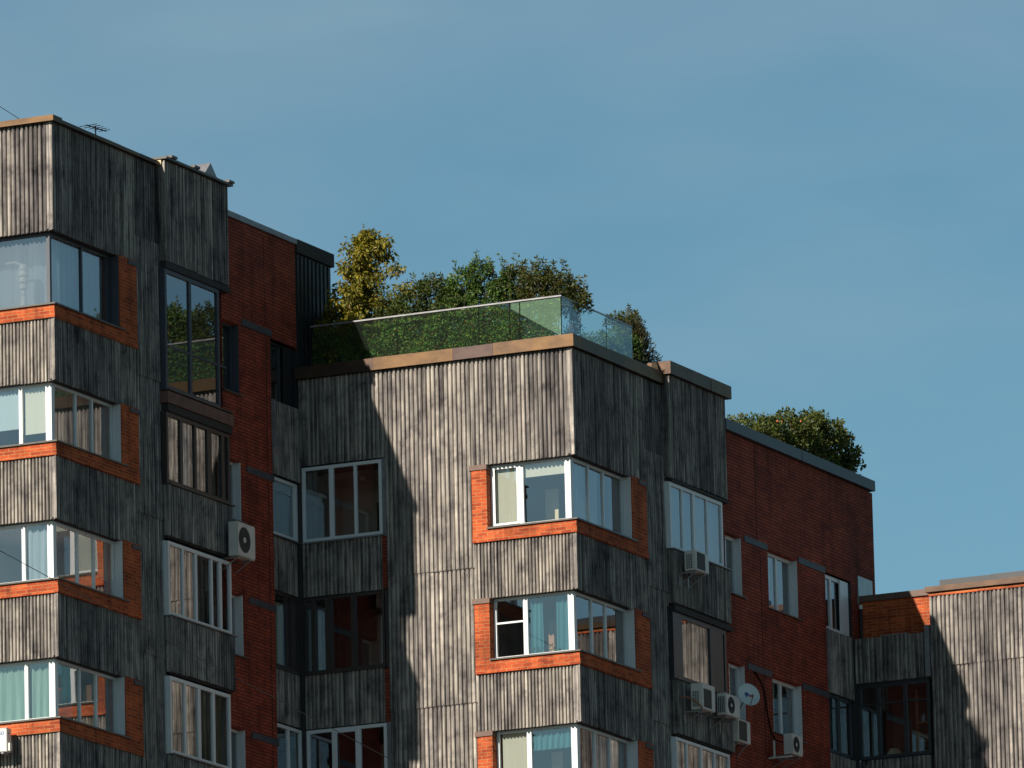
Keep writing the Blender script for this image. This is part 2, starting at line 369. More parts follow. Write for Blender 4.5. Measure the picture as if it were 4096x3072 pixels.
# ------------------------------------------------------------------ block pieces
def corner_bay(B, X0, Y0, ledges, pbots, winspec, ceil=True):
    """glazed corner with a brick ledge, brick jambs and corrugated parapets, storey by storey"""
    L = ('L', Y0); R = ('R', X0)
    for k, (zl, pb) in enumerate(zip(ledges, pbots)):
        zs = zl+.285                                            # underside of the metal sill
        sp = winspec[k]
        # brick ledge: two courses, the lower one proud
        mb = MB()
        mb.fbox(L, X0-2.58, X0+.012, zl, zl+.13, -.28, .012); mb.fbox(L, X0-2.58, X0-.004, zl+.138, zs, -.28, -.004)
        mb.box((X0-.28, Y0+.28, zl), (X0+.012, Y0+3.87, zl+.13)); mb.box((X0-.28, Y0+.28, zl+.138), (X0-.004, Y0+3.87, zs))
        mb.build('brick_ledge', M['brickface'], B)
        mm = MB(); mm.fbox(L, X0-2.575, X0-.012, zl+.13, zl+.138, -.27, -.012); mm.box((X0-.27, Y0+.27, zl+.13), (X0-.012, Y0+3.86, zl+.138))
        mm.build('mortar_joint', M['cream'], B)
        # brick jambs
        mb = MB(); mb.fbox(L, X0-2.58, X0-2.21, zs, pb-.125, -.42, -.006); mb.build('brick_jamb', M['brickface'], B)
        mb = MB(); mb.box((X0-.42, Y0+3.07, zs), (X0-.006, Y0+3.87, pb+.02)); mb.build('brick_jamb', M['brickface'], B)
        part_box(B, 'lintel', M['lintelbrown'], L, X0-2.63, X0-2.19, pb-.12, pb-.006, -.35, .022)
        part_box(B, 'lintel', M['lintel'], R, Y0+3.45, Y0+3.88, pb-.10, pb-.012, -.2, .02)
        # metal sill, mitred at the corner
        mb = MB(); mb.fbox(L, X0-2.21, X0+.045, zs, zs+.035, -.26, .045); mb.box((X0-.26, Y0+.26, zs), (X0+.045, Y0+3.25, zs+.035)); mb.build('sill', M['sill'], B)
        # soffit between parapet and window head
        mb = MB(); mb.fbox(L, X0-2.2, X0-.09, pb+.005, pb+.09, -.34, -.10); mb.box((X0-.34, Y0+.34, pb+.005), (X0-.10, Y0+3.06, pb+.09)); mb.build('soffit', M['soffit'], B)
        mat = sp.get('mat', 'white'); z0 = zs+.037; z1 = pb-.003
        fw = sp.get('fw', .06)
        window(B, L, X0-2.2, X0-.28, z0, z1, -.22, sp['L'], mat, fw, sp.get('tL', ()), rm=None, posts=(True, False), glass=sp.get('gL', 'glass'), mw=sp.get('mw', .085), sash=sp.get('sL', ()))
        window(B, R, Y0+.28, Y0+3.06, z0, z1, -.22, sp['R'], mat, fw, rm=None, posts=(False, True), mw=sp.get('mwR', .06), sash=sp.get('sR', ()))
        mb = MB(); mb.box((X0-.36, Y0+.215, z0), (X0-.215, Y0+.36, z1)) if mat == 'white' else mb.box((X0-.30, Y0+.215, z0), (X0-.215, Y0+.30, z1))
        mb.build('corner_post', M[mat], B)
        # white reveal of the far jamb
        part_box(B, 'reveal', M[mat], R, Y0+3.045, Y0+3.068, z0, z1, -.215, -.03)
        # the room behind both panes
        mb = MB(); x0, x1, y0, y1, a, b = X0-2.6, X0-.3, Y0+.3, Y0+3.5, zs, pb+.004
        mb.add([(x0,y0,a),(x1,y0,a),(x1,y1,a),(x0,y1,a),(x0,y0,b),(x1,y0,b),(x1,y1,b),(x0,y1,b)],
               [(0,1,2,3),(4,7,6,5),(0,3,7,4),(3,2,6,7)])
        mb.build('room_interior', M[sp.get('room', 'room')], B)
        # parapet below the ledge
        nxt = pbots[k+1] if k+1 < len(pbots) else zl-1.25
        clad(B, L, X0-2.57, X0-.03, nxt, zl+.02, -.055, pitch=.088, sheet=.9)
        clad(B, R, Y0+.03, Y0+3.88, nxt, zl+.02, -.055, sheet=.97)
        part_box(B, 'corner_trim', M['clad'], L, X0-.045, X0-.012, nxt+.005, zl-.003, -.045, -.012)

def strip(B, F, a0, a1, joints, out=.0):
    for k in range(len(joints)-1):
        clad(B, F, a0, a1, joints[k+1]-.03, joints[k], out-.03, lap=.028, sheet=1.05, name='cladding_strip')

def side_bay(B, X0, ya, yb, segs, pr=.18):
    """shallow box bay on the shaded facade; segs from the top down"""
    R = ('R', X0+pr); L = ('L', ya)
    for s in segs:
        kind, z0, z1 = s[:3]
        if kind == 'panel':
            mb = MB(); corr(mb, R, ya+.03, yb, z0, z1, -.03, sheet=.8); mb.box((X0-.25, ya+.05, z0+.03), (X0+pr-.075, yb-.03, z1-.01))
            corr(mb, L, X0+.0, X0+pr-.03, z0, z1, -.03, sheet=.3)
            mb.fbox(R, yb-.03, yb, z0, z1-.002, -.16, -.06)
            mb.build('bay_panel', M['clad'], B)
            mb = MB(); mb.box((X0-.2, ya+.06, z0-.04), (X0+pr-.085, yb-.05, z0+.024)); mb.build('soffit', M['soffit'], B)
            part_box(B, 'corner_trim', M['clad'], R, ya+.004, ya+.028, z0+.004, z1-.003, -.03, .0)
        elif kind == 'win':
            mat, mulls = s[3], s[4]; kw = s[5] if len(s) > 5 else {}
            ins = kw.pop('inset', .07)
            window(B, R, ya+.02, yb-.06-kw.pop('short', 0), z0, z1, -ins, mulls, mat, fw=kw.pop('fw', .06), rm=kw.pop('rm', ('room', 2.)), **kw)
            mb = MB(); mb.box((X0-.12, ya+.005, z0), (X0+pr-ins-.072, ya+.03, z1)); mb.build('bay_side', M[mat], B)
            mb = MB(); mb.box((X0-.16, ya+.0, z0-.03), (X0+pr+.03, yb+.02, z0-.004)); mb.build('sill', M['trim' if mat == 'white' else 'sill'], B)
        elif kind == 'slab':
            mb = MB(); mb.box((X0-.1, ya-.03, z0), (X0+pr+.015, yb+.02, z1)); mb.build('slab_edge', M['slab'], B)
        elif kind == 'beam':
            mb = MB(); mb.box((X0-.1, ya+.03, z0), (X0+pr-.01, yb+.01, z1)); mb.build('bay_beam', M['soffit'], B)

def brick_window(B, X, a0, a1, z0, z1, mull, mat='white', rm=('room', 2.), out=-.16, **kw):
    w = window(B, ('R', X), a0, a1, z0, z1, out, mull, mat, rm=rm, **kw)
    mb = MB(); mb.box((X-.2, a0-.03, z0-.035), (X+.06, a1+.1, z0-.004)); mb.build('sill', M['sill'], w)
    r = MB(); r.fbox(('R', X), a1-.025, a1-.003, z0, z1, out+.003, -.012); r.build('reveal', M['white' if mat == 'white' else mat], w)
    return w
def band(B, X, a0, a1, zc, mat='lintel', h=.15, o=.022):
    part_box(B, 'lintel_band', M[mat], ('R', X), a0, a1, zc-h/2, zc+h/2, -.1, o)

# ================================================================== LEFT BLOCK
XL, YL = -6.92, -11.68
LB = thing('apartment_building', (XL, YL, 0), 'tall leftmost apartment block with dark corrugated bays rising above the others', 'building', 'stepped apartment blocks of brick and corrugated cladding')
Ll = ('L', YL); Lr = ('R', XL)
led = [43.43, 40.39, 37.37, 34.34, 31.3]; pbt = [45.38, 42.05, 39.00, 35.98, 32.9]
W = lambda L, R, **k: dict(L=L, R=R, **k)
corner_bay(LB, XL, YL, led, pbt, [
    W([], [YL+1.72, (YL+2.9, .03)], mat='grey', mw=.05, room='roomdark'),
    W([XL-.98], [YL+1.36, YL+2.12]),
    W([XL-.95], [YL+1.36, YL+2.12]),
    W([XL-.92], [YL+1.38, YL+2.14]),
    W([XL-.92], [YL+1.38, YL+2.14])])
# top parapet of the corner, both sides, with the strip beside it
clad(LB, Ll, XL-5.0, XL-.03, pbt[0], 47.78, -.05, sheet=1.06)
clad(LB, Lr, YL+.03, YL+4.9, pbt[0], 47.785, -.05, sheet=.97)
part_box(LB, 'corner_trim', M['clad'], Ll, XL-.045, XL-.010, pbt[0], 47.70, -.045, -.010)
strip(LB, Lr, YL+3.87, YL+5.05, [46.0, 42.9, 39.8, 36.68, 33.6, 30.5])
strip(LB, Ll, XL-4.75, XL-2.562, [46.0, 42.9, 39.8, 36.68, 33.6, 30.5])
coping(LB, Ll, XL-5.0, XL+.07, 47.79, 47.91, -.35, .07, 1.3)
mb = MB()
for i in range(5): mb.box((XL-.35, YL+.35+i*.91, 47.79), (XL+.07, YL+.35+(i+1)*.91-.003, 47.87-.004*(i % 2)))
mb.build('coping', M['coping'], LB)
YA, YB = YL+4.93, YL+8.06
side_bay(LB, XL, YA, YB, [
    ('panel', 45.62, 47.90), ('beam', 45.46, 45.60),
    ('win', 42.72, 45.45, 'grey', [-5.50], dict(trans=[(YA+.09, YB-.14, 43.72)], inset=.05, mw=.1, fw=.09, rm=('roomdark', 2.2), short=.42)),
    ('slab', 42.40, 42.66), ('beam', 42.22, 42.38),
    ('win', 40.60, 42.21, 'brown', [(-6.01, .12), (-5.33, .10), (-4.66, .2), (-4.0, .14)], dict(inset=.06, fw=.09, rm=('roomdark', 1.6))),
    ('panel', 39.42, 40.56),
    ('win', 37.64, 39.30, 'white', [(-6.0, .08), (-5.38, .10), (-4.62, .08), (-4.2, .12)], dict(fw=.08)),
    ('panel', 36.38, 37.60),
    ('win', 34.56, 36.28, 'white', [(-6.0, .08), (-5.33, .13), (-4.63, .11)], dict(fw=.08, short=.14)),
    ('panel', 33.2, 34.52), ('win', 31.5, 33.1, 'white', [-5.9, -5.2, -4.5], {}), ('panel', 30.2, 31.46)])
mb = MB(); mb.box((XL-.3, YA-.05, 47.92), (XL+.26, YB+.06, 47.97)); mb.build('coping', M['sill'], LB)
for y in (YA+.25, YA+1.35, YB-.1):
    mb = MB(); mb.box((XL+.08, y-.1, 47.975), (XL+.30, y+.16, 48.03)); mb.box((XL-.1, y-.04, 47.975), (XL+.07, y+.04, 48.01)); mb.build('roof_bracket', M['sill'], LB)
# pale side of the bay attic behind the parapet
mb = MB(); mb.fbox(('L', YA-.02), XL-1.0, XL+.10, 47.80, 47.912, -.2, 0); mb.build('attic_side', M['cream'], LB)
# gable-shaped vent hood on the roof
mb = MB(); gx, gy = -7.15, -4.2
mb.add([(gx-.5,gy,48.0),(gx,gy,48.0),(gx,gy+1.05,48.0),(gx-.5,gy+1.05,48.0),(gx-.5,gy+.5,48.50),(gx,gy+.5,48.50)],
       [(1,2,5),(0,4,3),(0,1,5,4),(2,3,4,5),(0,3,2,1)]); mb.box((gx-.5, gy, 47.5), (gx, gy+1.05, 47.998)); mb.build('vent_hood', M['trim'], LB)
# shaded brick wall between bay and inner corner
holes = [(-3.72, -2.9, 43.27, 44.88), (-3.72, -2.9, 40.35, 41.72), (-3.72, -2.9, 37.28, 38.68), (-3.72, -2.9, 34.2, 35.62), (-3.72, -2.9, 31.2, 32.6)]
wall(LB, Lr, -3.75, -1.33, 28, 47.30, holes, M['brick'])
wall(LB, Lr, -1.33, 0.0, 44.87, 47.30, [], M['brick'])
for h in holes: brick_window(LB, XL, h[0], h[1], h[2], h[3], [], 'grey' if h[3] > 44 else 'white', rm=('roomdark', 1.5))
for a0, zc in ((-2.76, 44.98), (-2.62, 41.62), (-2.6, 38.62), (-2.6, 35.56), (-2.6, 32.5)): band(LB, XL, a0, -1.28, zc)
part_box(LB, 'expansion_joint', M['joint'], Lr, -1.575, -1.545, 28, 44.86, -.02, .004)
part_box(LB, 'expansion_joint', M['joint'], Lr, -1.60, -1.575, 45.10, 47.2, -.02, .004)
coping(LB, Lr, YB-.1, .02, 47.31, 47.43, -.4, .05, 1.2, 'trim')
# black metal end of the roof storey beyond the brick
mb = MB(); mb.box((XL-3, .02, 43.0), (XL-.02, 1.86, 47.12))
for i in range(9): mb.box((XL-.02, .1+i*.2, 43.0), (XL+.008, .13+i*.2, 47.1))
mb.build('roof_cabin', M['cabin'], LB)
mb = MB(); mb.box((XL-3.05, .022, 47.13), (XL+.05, 1.93, 47.44)); mb.build('coping', M['soffit'], LB)
# dark glazed slit above the loggia
window(LB, Lr, -1.30, -.03, 43.45, 44.86, -.12, [(-.62, .05)], 'dark', rm=('roomdark', 1.2), fw=.05)
part_box(LB, 'cabin_wall', M['cabin'], Lr, -.52, -.035, 43.46, 44.85, -.115, -.09)
# loggia, side that continues this block's facade
mb = MB(); corr(mb, Lr, -1.30, .0, 41.72, 43.43, .05, sheet=1.3); mb.fbox(Lr, -1.30, -.02, 41.75, 43.42, -.05, .0); mb.build('loggia_panel', M['clad'], LB)
part_box(LB, 'end_cap', M['trim'], Lr, -1.335, -1.305, 42.35, 43.45, -.03, .085)
for z0, z1, mat in ((40.36, 41.70, 'white'), (37.33, 39.06, 'brown'), (34.3, 36.03, 'white'), (31.2, 33.0, 'white')):
    mm = [(-.12, .10)] if z0 > 40 else ([(-.65, .09), (-.33, .2)] if mat == 'brown' else [(-.68, .09)])
    window(LB, Lr, -1.33, -.04, z0, z1, -.03, mm, mat, rm=('roomdark', 1.5), posts=(False, True), fw=.07)
    part_box(LB, 'sill', M['sill'], Lr, -1.33, -.03, z0-.04, z0-.004, -.06, .02)
for z0, z1 in ((39.10, 40.32), (36.07, 37.29), (33.04, 34.26)):
    mb = MB(); corr(mb, Lr, -1.33, -.03, z0, z1, -.05, sheet=1.3); mb.fbox(Lr, -1.33, -.04, z0+.02, z1-.02, -.2, -.1); mb.build('loggia_panel', M['clad'], LB)
# plain storeys hidden below the picture, and the roof
mb = MB(); mb.box((XL-14, YL+.5, 0), (XL-.6, 1.8, 30.0)); mb.build('lower_storeys', M['brick'], LB)
mb = MB(); mb.box((XL-14, YL+.4, 47.2), (XL-.36, -.02, 47.5)); mb.build('roof', M['roof'], LB)
mb = MB(); mb.box((XL-14, YL+4, 29.9), (XL-2.7, .01, 47.19)); mb.build('inner_core', M['roomdark'], LB)
wall(LB, Ll, XL-14, XL-5.0, 0, 47.3, [], M['brick'])
coping(LB, Ll, XL-14, XL-5.02, 47.31, 47.5, -.35, .05, 1.3)

# ================================================================== MIDDLE BLOCK
CB = thing('apartment_building', (0, 0, 0), 'middle apartment block with the green roof garden and a sunlit corrugated corner', 'building', 'stepped apartment blocks of brick and corrugated cladding')
Cl = ('L', 0.); Cr = ('R', 0.)
led = [39.90, 36.90, 33.87, 30.84]; pbt = [41.68, 38.62, 35.60, 32.55]
corner_bay(CB, 0., 0., led, pbt, [
    W([-1.45], [1.2, 2.0], mw=.11, sL=[(-2.14, -1.51)], room='roomdark'),
    W([-1.42], [1.2, 1.95], mw=.11, tL=[(-2.14, -1.47, 38.05)], room='roomdark'),
    W([-1.40], [1.2, 2.0], mw=.11, room='roomdark'),
    W([-1.40], [1.2, 2.0], mw=.11)])
clad(CB, Cl, -2.56, -.03, pbt[0], 44.13, -.05, pitch=.1, sheet=.84)
clad(CB, Cl, -4.74, -2.565, 42.40, 44.13, -.045, sheet=1.09)
clad(CB, Cl, -6.93, -4.745, 42.13, 44.13, -.05, sheet=1.09)
clad(CB, Cr, .03, 4.9, pbt[0], 44.13, -.05, sheet=.97)
part_box(CB, 'corner_trim', M['clad'], Cl, -.045, -.010, pbt[0], 44.12, -.045, -.010)
strip(CB, Cl, -4.74, -2.562, [42.46, 39.38, 36.30, 33.2, 30.1])
strip(CB, Cr, 3.88, 5.0, [42.45, 39.32, 36.22, 33.1, 30.0])
coping(CB, Cl, -6.95, .07, 44.145, 44.42, -.4, .07, 1.04)
mb = MB()
for i in range(4): mb.box((-.4, .4+i*1.13, 44.145), (.07-.001*(i % 2), .4+(i+1)*1.13-.003, 44.42-.002*(i % 2)))
mb.build('coping', M['coping'], CB)
YA, YB = 4.87, 8.12
side_bay(CB, 0., YA, YB, [
    ('panel', 41.97, 44.36), ('beam', 41.88, 41.935),
    ('win', 40.32, 41.87, 'white', [(5.6, .05), (6.25, .12), (7.0, .06)], dict(fw=.08, short=.2)),
    ('panel', 39.05, 40.28), ('beam', 38.86, 38.98),
    ('win', 37.30, 38.85, 'dark', [(5.18, .46), (7.32, .72)], dict(fw=.1, rm=('roomdark', 1.6), short=.2)),
    ('panel', 36.02, 37.26),
    ('win', 34.2, 35.94, 'white', [(5.5, .08), (6.3, .1), (7.05, .08)], dict(fw=.07, short=.18)),
    ('panel', 33.0, 34.16), ('win', 31.3, 32.9, 'white', [5.6, 6.3, 7.0], {}), ('panel', 30.0, 31.26)])
coping(CB, ('R', .18), YA-.07, YB+.1, 44.37, 44.66, -.5, .08, 1.15)
# shaded brick wall from bay to inner corner, and on above the loggia of the next block
holes = [(8.2, 9.15, 39.86, 41.25), (8.2, 9.15, 36.85, 38.22), (10.66, 12.4, 39.84, 41.24), (10.72, 12.44, 36.9, 38.24), (8.2, 9.15, 33.8, 35.2), (10.72, 12.44, 33.85, 35.2)]
wall(CB, Cr, 8.0, 14.04, 28, 43.68, holes, M['brick'])
wall(CB, Cr, 14.04, 16.82, 41.24, 43.68, [], M['brick'])
wall(CB, Cr, 15.62, 16.82, 39.5, 41.24, [], M['brick'])
for h in holes:
    wide = h[1]-h[0] > 1.2
    brick_window(CB, 0., h[0], h[1], h[2], h[3], [(h[0]+.86, .09)] if wide else [], rm=('roomdark', 1.6), fw=.075)
for a0, a1, zc in ((9.3, 10.62, 41.27), (12.45, 14.02, 41.27), (9.3, 10.68, 38.25), (12.5, 14.04, 38.25), (9.3, 10.68, 35.2), (12.5, 14.04, 35.2)): band(CB, 0., a0, a1, zc)
part_box(CB, 'expansion_joint', M['joint'], Cr, 10.03, 10.06, 41.38, 43.66, -.02, .004)
part_box(CB, 'expansion_joint', M['joint'], Cr, 10.2, 10.23, 28, 41.15, -.02, .004)
coping(CB, Cr, YB+.12, 17.05, 43.69, 43.94, -.5, .1, 2.2, 'grey')
wall(CB, ('L', 16.81), -3, -.01, 39.5, 43.66, [], M['brick'])
# metal cover sheet at the far brick edge
part_box(CB, 'cover_sheet', M['steel'], Cr, 15.97, 16.84, 40.75, 41.45, -.1, .035)
# loggia beside the left block: window bands and parapets on this block's front
for z0, z1, mat, mm, fw in ((40.36, 42.09, 'white', [(-6.14, .11), (-5.53, .07)], .075), (37.33, 39.06, 'brown', [(-6.66, .10), (-6.27, .18), (-5.64, .13)], .06), (34.3, 36.03, 'white', [(-6.2, .09), (-5.56, .08)], .075), (31.2, 33.0, 'white', [-6.2, -5.5], .075)):
    window(CB, Cl, -6.88, -4.86, z0, z1, -.06, mm, mat, rm=(('room' if z0 > 40 else 'roomred' if z0 < 37 else 'roomdark'), 2.0), fw=fw, sash=[(-6.15, -5.6)] if z0 < 35 and z0 > 33 else ())
    part_box(CB, 'sill', M['trim' if mat == 'white' else 'brown'], Cl, -6.9, -4.82, z0-.04, z0-.004, -.12, .0)
for z0, z1 in ((39.10, 40.32), (36.07, 37.29), (33.04, 34.26)):
    clad(CB, Cl, -6.9, -4.9, z0, z1, -.07, sheet=1.0, name='loggia_panel')
    part_box(CB, 'brick_edge', M['brick'], Cl, -4.895, -4.74, z0, z1, -.2, -.09)
part_box(CB, 'loggia_post', M['trim'], Cl, -4.85, -4.76, 40.32, 42.12, -.2, -.09)
part_box(CB, 'loggia_post', M['brown'], Cl, -4.85, -4.76, 37.3, 39.08, -.2, -.09)
part_box(CB, 'loggia_post', M['trim'], Cl, -4.85, -4.76, 34.3, 36.05, -.2, -.09)
mb = MB()
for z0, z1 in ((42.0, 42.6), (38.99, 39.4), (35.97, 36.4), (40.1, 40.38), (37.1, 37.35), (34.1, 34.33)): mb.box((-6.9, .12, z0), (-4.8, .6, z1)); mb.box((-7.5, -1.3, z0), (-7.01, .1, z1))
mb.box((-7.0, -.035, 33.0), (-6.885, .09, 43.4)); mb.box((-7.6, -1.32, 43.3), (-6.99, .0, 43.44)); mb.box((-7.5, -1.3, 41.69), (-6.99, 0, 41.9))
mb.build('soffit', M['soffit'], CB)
# roof, core and plain storeys below the picture
mb = MB(); mb.box((-6.9, .41, 43.9), (-.42, 8.0, 44.16)); mb.box((-6.9, 8.0, 43.0), (-.31, 16.5, 43.5)); mb.build('roof', M['roof'], CB)
mb = MB(); mb.box((-6.85, 3.6, 29.9), (-2.7, 16.4, 42.9)); mb.build('inner_core', M['roomdark'], CB)
mb = MB(); mb.box((-6.9, .5, 0), (-.6, 16.5, 29.9)); mb.build('lower_storeys', M['brick'], CB)

# ================================================================== RIGHT BLOCK
YR = 15.6
RB = thing('apartment_building', (8.0, YR, 0), 'lowest apartment block at the right edge with a corrugated front half in shadow', 'building', 'stepped apartment blocks of brick and corrugated cladding')
Rl = ('L', YR)
strip(RB, Rl, 2.0, 7.9, [40.68, 39.02, 35.95, 32.9, 29.8])
mb = MB(); mb.fbox(Rl, 2.0, 7.9, 40.69, 40.78, -.25, -.005); mb.build('brick_course', M['brickface'], RB)
coping(RB, Rl, 1.93, 8.0, 40.785, 40.915, -.5, .06, 2.4, 'coping')
mb = MB(); mb.box((2.08, YR+.52, 40.8), (3.4, YR+.9, 41.16)); mb.box((3.402, YR+.52, 40.8), (7.9, YR+.9, 41.17)); mb.build('roof_upstand', M['dark'], RB)
part_box(RB, 'corner_board', M['trim'], Rl, 1.87, 1.99, 38.76, 40.0, -.12, .03)
# loggia front
clad(RB, Rl, .03, 1.86, 38.76, 39.84, -.03, sheet=1.9, pitch=.11, name='loggia_panel')
mb = MB(); mb.fbox(Rl, .72, 1.4, 39.845, 39.87, -.06, .0); mb.build('parapet_flashing', M['trim'], RB)
window(RB, Rl, .04, 1.9, 36.92, 38.72, -.12, [(.56, .09), (1.25, .09)], 'dark', rm=('roomdark', 2.0), fw=.08, trans=[(.1, 1.85, 38.25)])
clad(RB, Rl, .03, 1.9, 35.6, 36.88, -.03, sheet=1.9, pitch=.11, name='loggia_panel')
window(RB, Rl, .04, 1.9, 33.8, 35.56, -.12, [(.56, .09), (1.25, .09)], 'dark', rm=('roomdark', 2.0), fw=.08)
mb = MB()
for z0, z1 in ((38.71, 38.9), (36.7, 36.93), (35.5, 35.8)): mb.box((.03, YR+.19, z0), (1.95, YR+.4, z1))
mb.box((-.7, 14.06, 38.29), (-.11, 15.6, 38.5)); mb.box((-.7, 14.06, 36.8), (-.06, 15.6, 36.95)); mb.box((-.16, 15.565, 33.5), (.05, 15.72, 39.84)); mb.box((-.16, 15.565, 39.88), (-.01, 15.63, 41.3))
mb.box((-.7, 14.03, 33), (-.5, 16, 41)); mb.build('soffit', M['soffit'], RB)
# loggia side along the middle block's facade
w = window(RB, Cr, 14.05, 15.57, 39.88, 41.22, -.08, [(14.55, .1)], 'white', rm=('roomdark', 1.3), fw=.09)
mb = MB(); mb.fbox(Cr, 15.02, 15.50, 39.9, 41.2, -.075, -.04); mb.build('open_sash', M['white'], w)
mb = MB(); corr(mb, Cr, 14.06, 15.57, 38.35, 39.86, .02, sheet=1.5); mb.fbox(Cr, 14.1, 15.5, 38.4, 39.85, -.1, -.03); mb.build('loggia_panel', M['clad'], RB)
part_box(RB, 'end_cap', M['trim'], Cr, 14.02, 14.05, 38.4, 39.87, -.03, .06)
window(RB, Cr, 14.05, 15.57, 36.92, 38.34, -.04, [(14.75, .12)], 'dark', rm=('roomdark', 1.5), fw=.08)
mb = MB(); corr(mb, Cr, 14.06, 15.57, 35.6, 36.88, .0, sheet=1.5); mb.fbox(Cr, 14.1, 15.5, 35.65, 36.8, -.1, -.04); mb.build('loggia_panel', M['clad'], RB)
window(RB, Cr, 14.05, 15.57, 33.8, 35.56, -.04, [(14.75, .12)], 'dark', rm=('roomdark', 1.5), fw=.08)
# brick wall at the back of the roof terrace
wall(RB, ('L', 16.05), .02, 1.98, 38.9, 40.80, [], M['brickface'])
coping(RB, ('L', 16.05), .0, 1.92, 40.81, 40.95, -.35, .05, 2.2, 'lintelbrown')
mb = MB(); mb.tube([(.09, 15.95, 38.8), (.09, 15.95, 40.62)], .035, 10); mb.build('downpipe', M['soffit'], RB)
mb = MB(); mb.tube([(.09, 15.95, 40.62), (.09, 15.95, 40.72)], .05, 10); mb.build('pipe_head', M['acbody'], RB)
mb = MB(); mb.box((.02, YR+.1, 38.72), (1.98, 16.04, 38.9)); mb.box((2.0, YR+.4, 40.3), (7.9, 22, 40.6)); mb.build('roof', M['roof'], RB)
mb = MB(); mb.box((2.02, YR+.2, 29), (7.8, 22, 40.2)); mb.build('inner_core', M['roomdark'], RB)
mb = MB(); mb.box((.1, YR+.3, 0), (7.8, 22, 29)); mb.build('lower_storeys', M['brick'], RB)
wall(RB, ('R', 7.9), YR, 22, 0, 40.78, [], M['brick'])
coping(RB, ('R', 7.9), YR+.52, 22.05, 40.785, 40.915, -.5, .06, 2.2)

# ================================================================== curtains, blinds and what stands behind the panes
WH = fab('white_voile', (.62,.64,.62), .45); GRN = fab('pale_green_voile', (.34,.52,.42), .45); TEAL = fab('teal_curtain', (.06,.22,.24), .3)
BLD = fab('cream_blind_cloth', (.66,.65,.54), .25, .06); BLD2 = fab('pale_blue_blind_cloth', (.50,.60,.62), .3, .06)
GOLD = fab('golden_curtain', (.26,.19,.10), .2, .85); BRN = fab('brown_curtain', (.15,.10,.07), .25, .4); GRYC = fab('grey_curtain', (.24,.23,.21), .35, .4)
PEA = fab('peach_curtain', (.60,.36,.20), .35, .3); REDC = fab('red_checked_curtain', (.45,.05,.05), .25, .5); YEL = fab('straw_curtain', (.52,.46,.25), .4, .2)
PALE = fab('pale_blue_voile', (.46,.56,.60), .45, .2)
# middle block corner, top storey
blind(Cl, -2.12, -1.5, 40.28, 41.62, -.32, BLD, 'cream blind fully lowered in the left pane of the top sunlit corner window')
blind(Cl, -1.38, -.36, 41.36, 41.62, -.32, BLD, 'short cream blind rolled up high in the right pane of the top sunlit corner window')
curtain(Cr, .42, 1.9, 40.24, 41.64, -.34, PALE, 'pale blue sheer curtain in the shaded side of the top middle corner window', 6)
curtain(Cr, 2.45, 3.0, 40.24, 41.64, -.34, BRN, 'brown curtain at the far end of the top middle corner window', 4)
# second storey
curtain(Cl, -1.36, -1.05, 37.22, 38.58, -.36, TEAL, 'dark teal curtain left of the flower pots in the second middle corner window', 3)
curtain(Cl, -.72, -.38, 37.22, 38.58, -.38, TEAL, 'dark teal curtain next to the corner post above the flower pots', 3)
curtain(Cr, 2.45, 3.0, 37.22, 38.58, -.34, BRN, 'brown curtain at the far end of the second middle corner window', 4)
# third storey
blind(Cl, -2.1, -1.46, 34.5, 35.54, -.32, BLD, 'cream blind drawn most of the way down in the lowest middle corner window')
curtain(Cl, -1.34, -.4, 35.1, 35.56, -.34, TEAL, 'short teal valance across the top of the lowest middle corner window', 7)
curtain(Cr, 1.3, 3.0, 34.2, 35.56, -.36, PALE, 'pale blue sheer curtain in the shaded side of the lowest middle corner window', 7)
# middle block bay
BR = ('R', .18)
curtain(BR, 4.97, 7.75, 40.36, 41.83, -.24, PALE, 'pale sheer curtain across the four white panes above the grilled air conditioner', 12, .025)
curtain(BR, 5.3, 7.1, 37.34, 38.76, -.22, GOLD, 'golden curtain gathered at the waist in the dark framed bay window', 5, .09, .0, (.35, .35))
curtain(BR, 4.98, 5.46, 34.24, 35.9, -.24, GRN, 'green curtain in the first white pane under the air conditioners', 3)
curtain(BR, 5.56, 6.2, 34.24, 35.9, -.24, PEA, 'peach curtain in the second white pane under the air conditioners', 4)
curtain(BR, 7.1, 7.8, 34.24, 35.9, -.24, GRYC, 'grey curtain in the last white pane under the air conditioners', 4)
# middle block brick windows
curtain(Cr, 10.74, 11.45, 39.9, 41.2, -.3, PALE, 'pale blue curtain in the left half of the upper brick wall window', 4)
curtain(Cr, 10.8, 11.5, 36.96, 38.2, -.3, WH, 'white net curtain in the window over the boxy air conditioner', 5)
curtain(Cr, 8.25, 9.1, 39.9, 41.22, -.32, GRYC, 'grey curtain in the narrow brick wall window beside the pale paned bay', 3)
curtain(Cr, 8.25, 9.1, 36.9, 38.2, -.32, GRYC, 'grey curtain in the narrow brick wall window behind the satellite dish', 3)
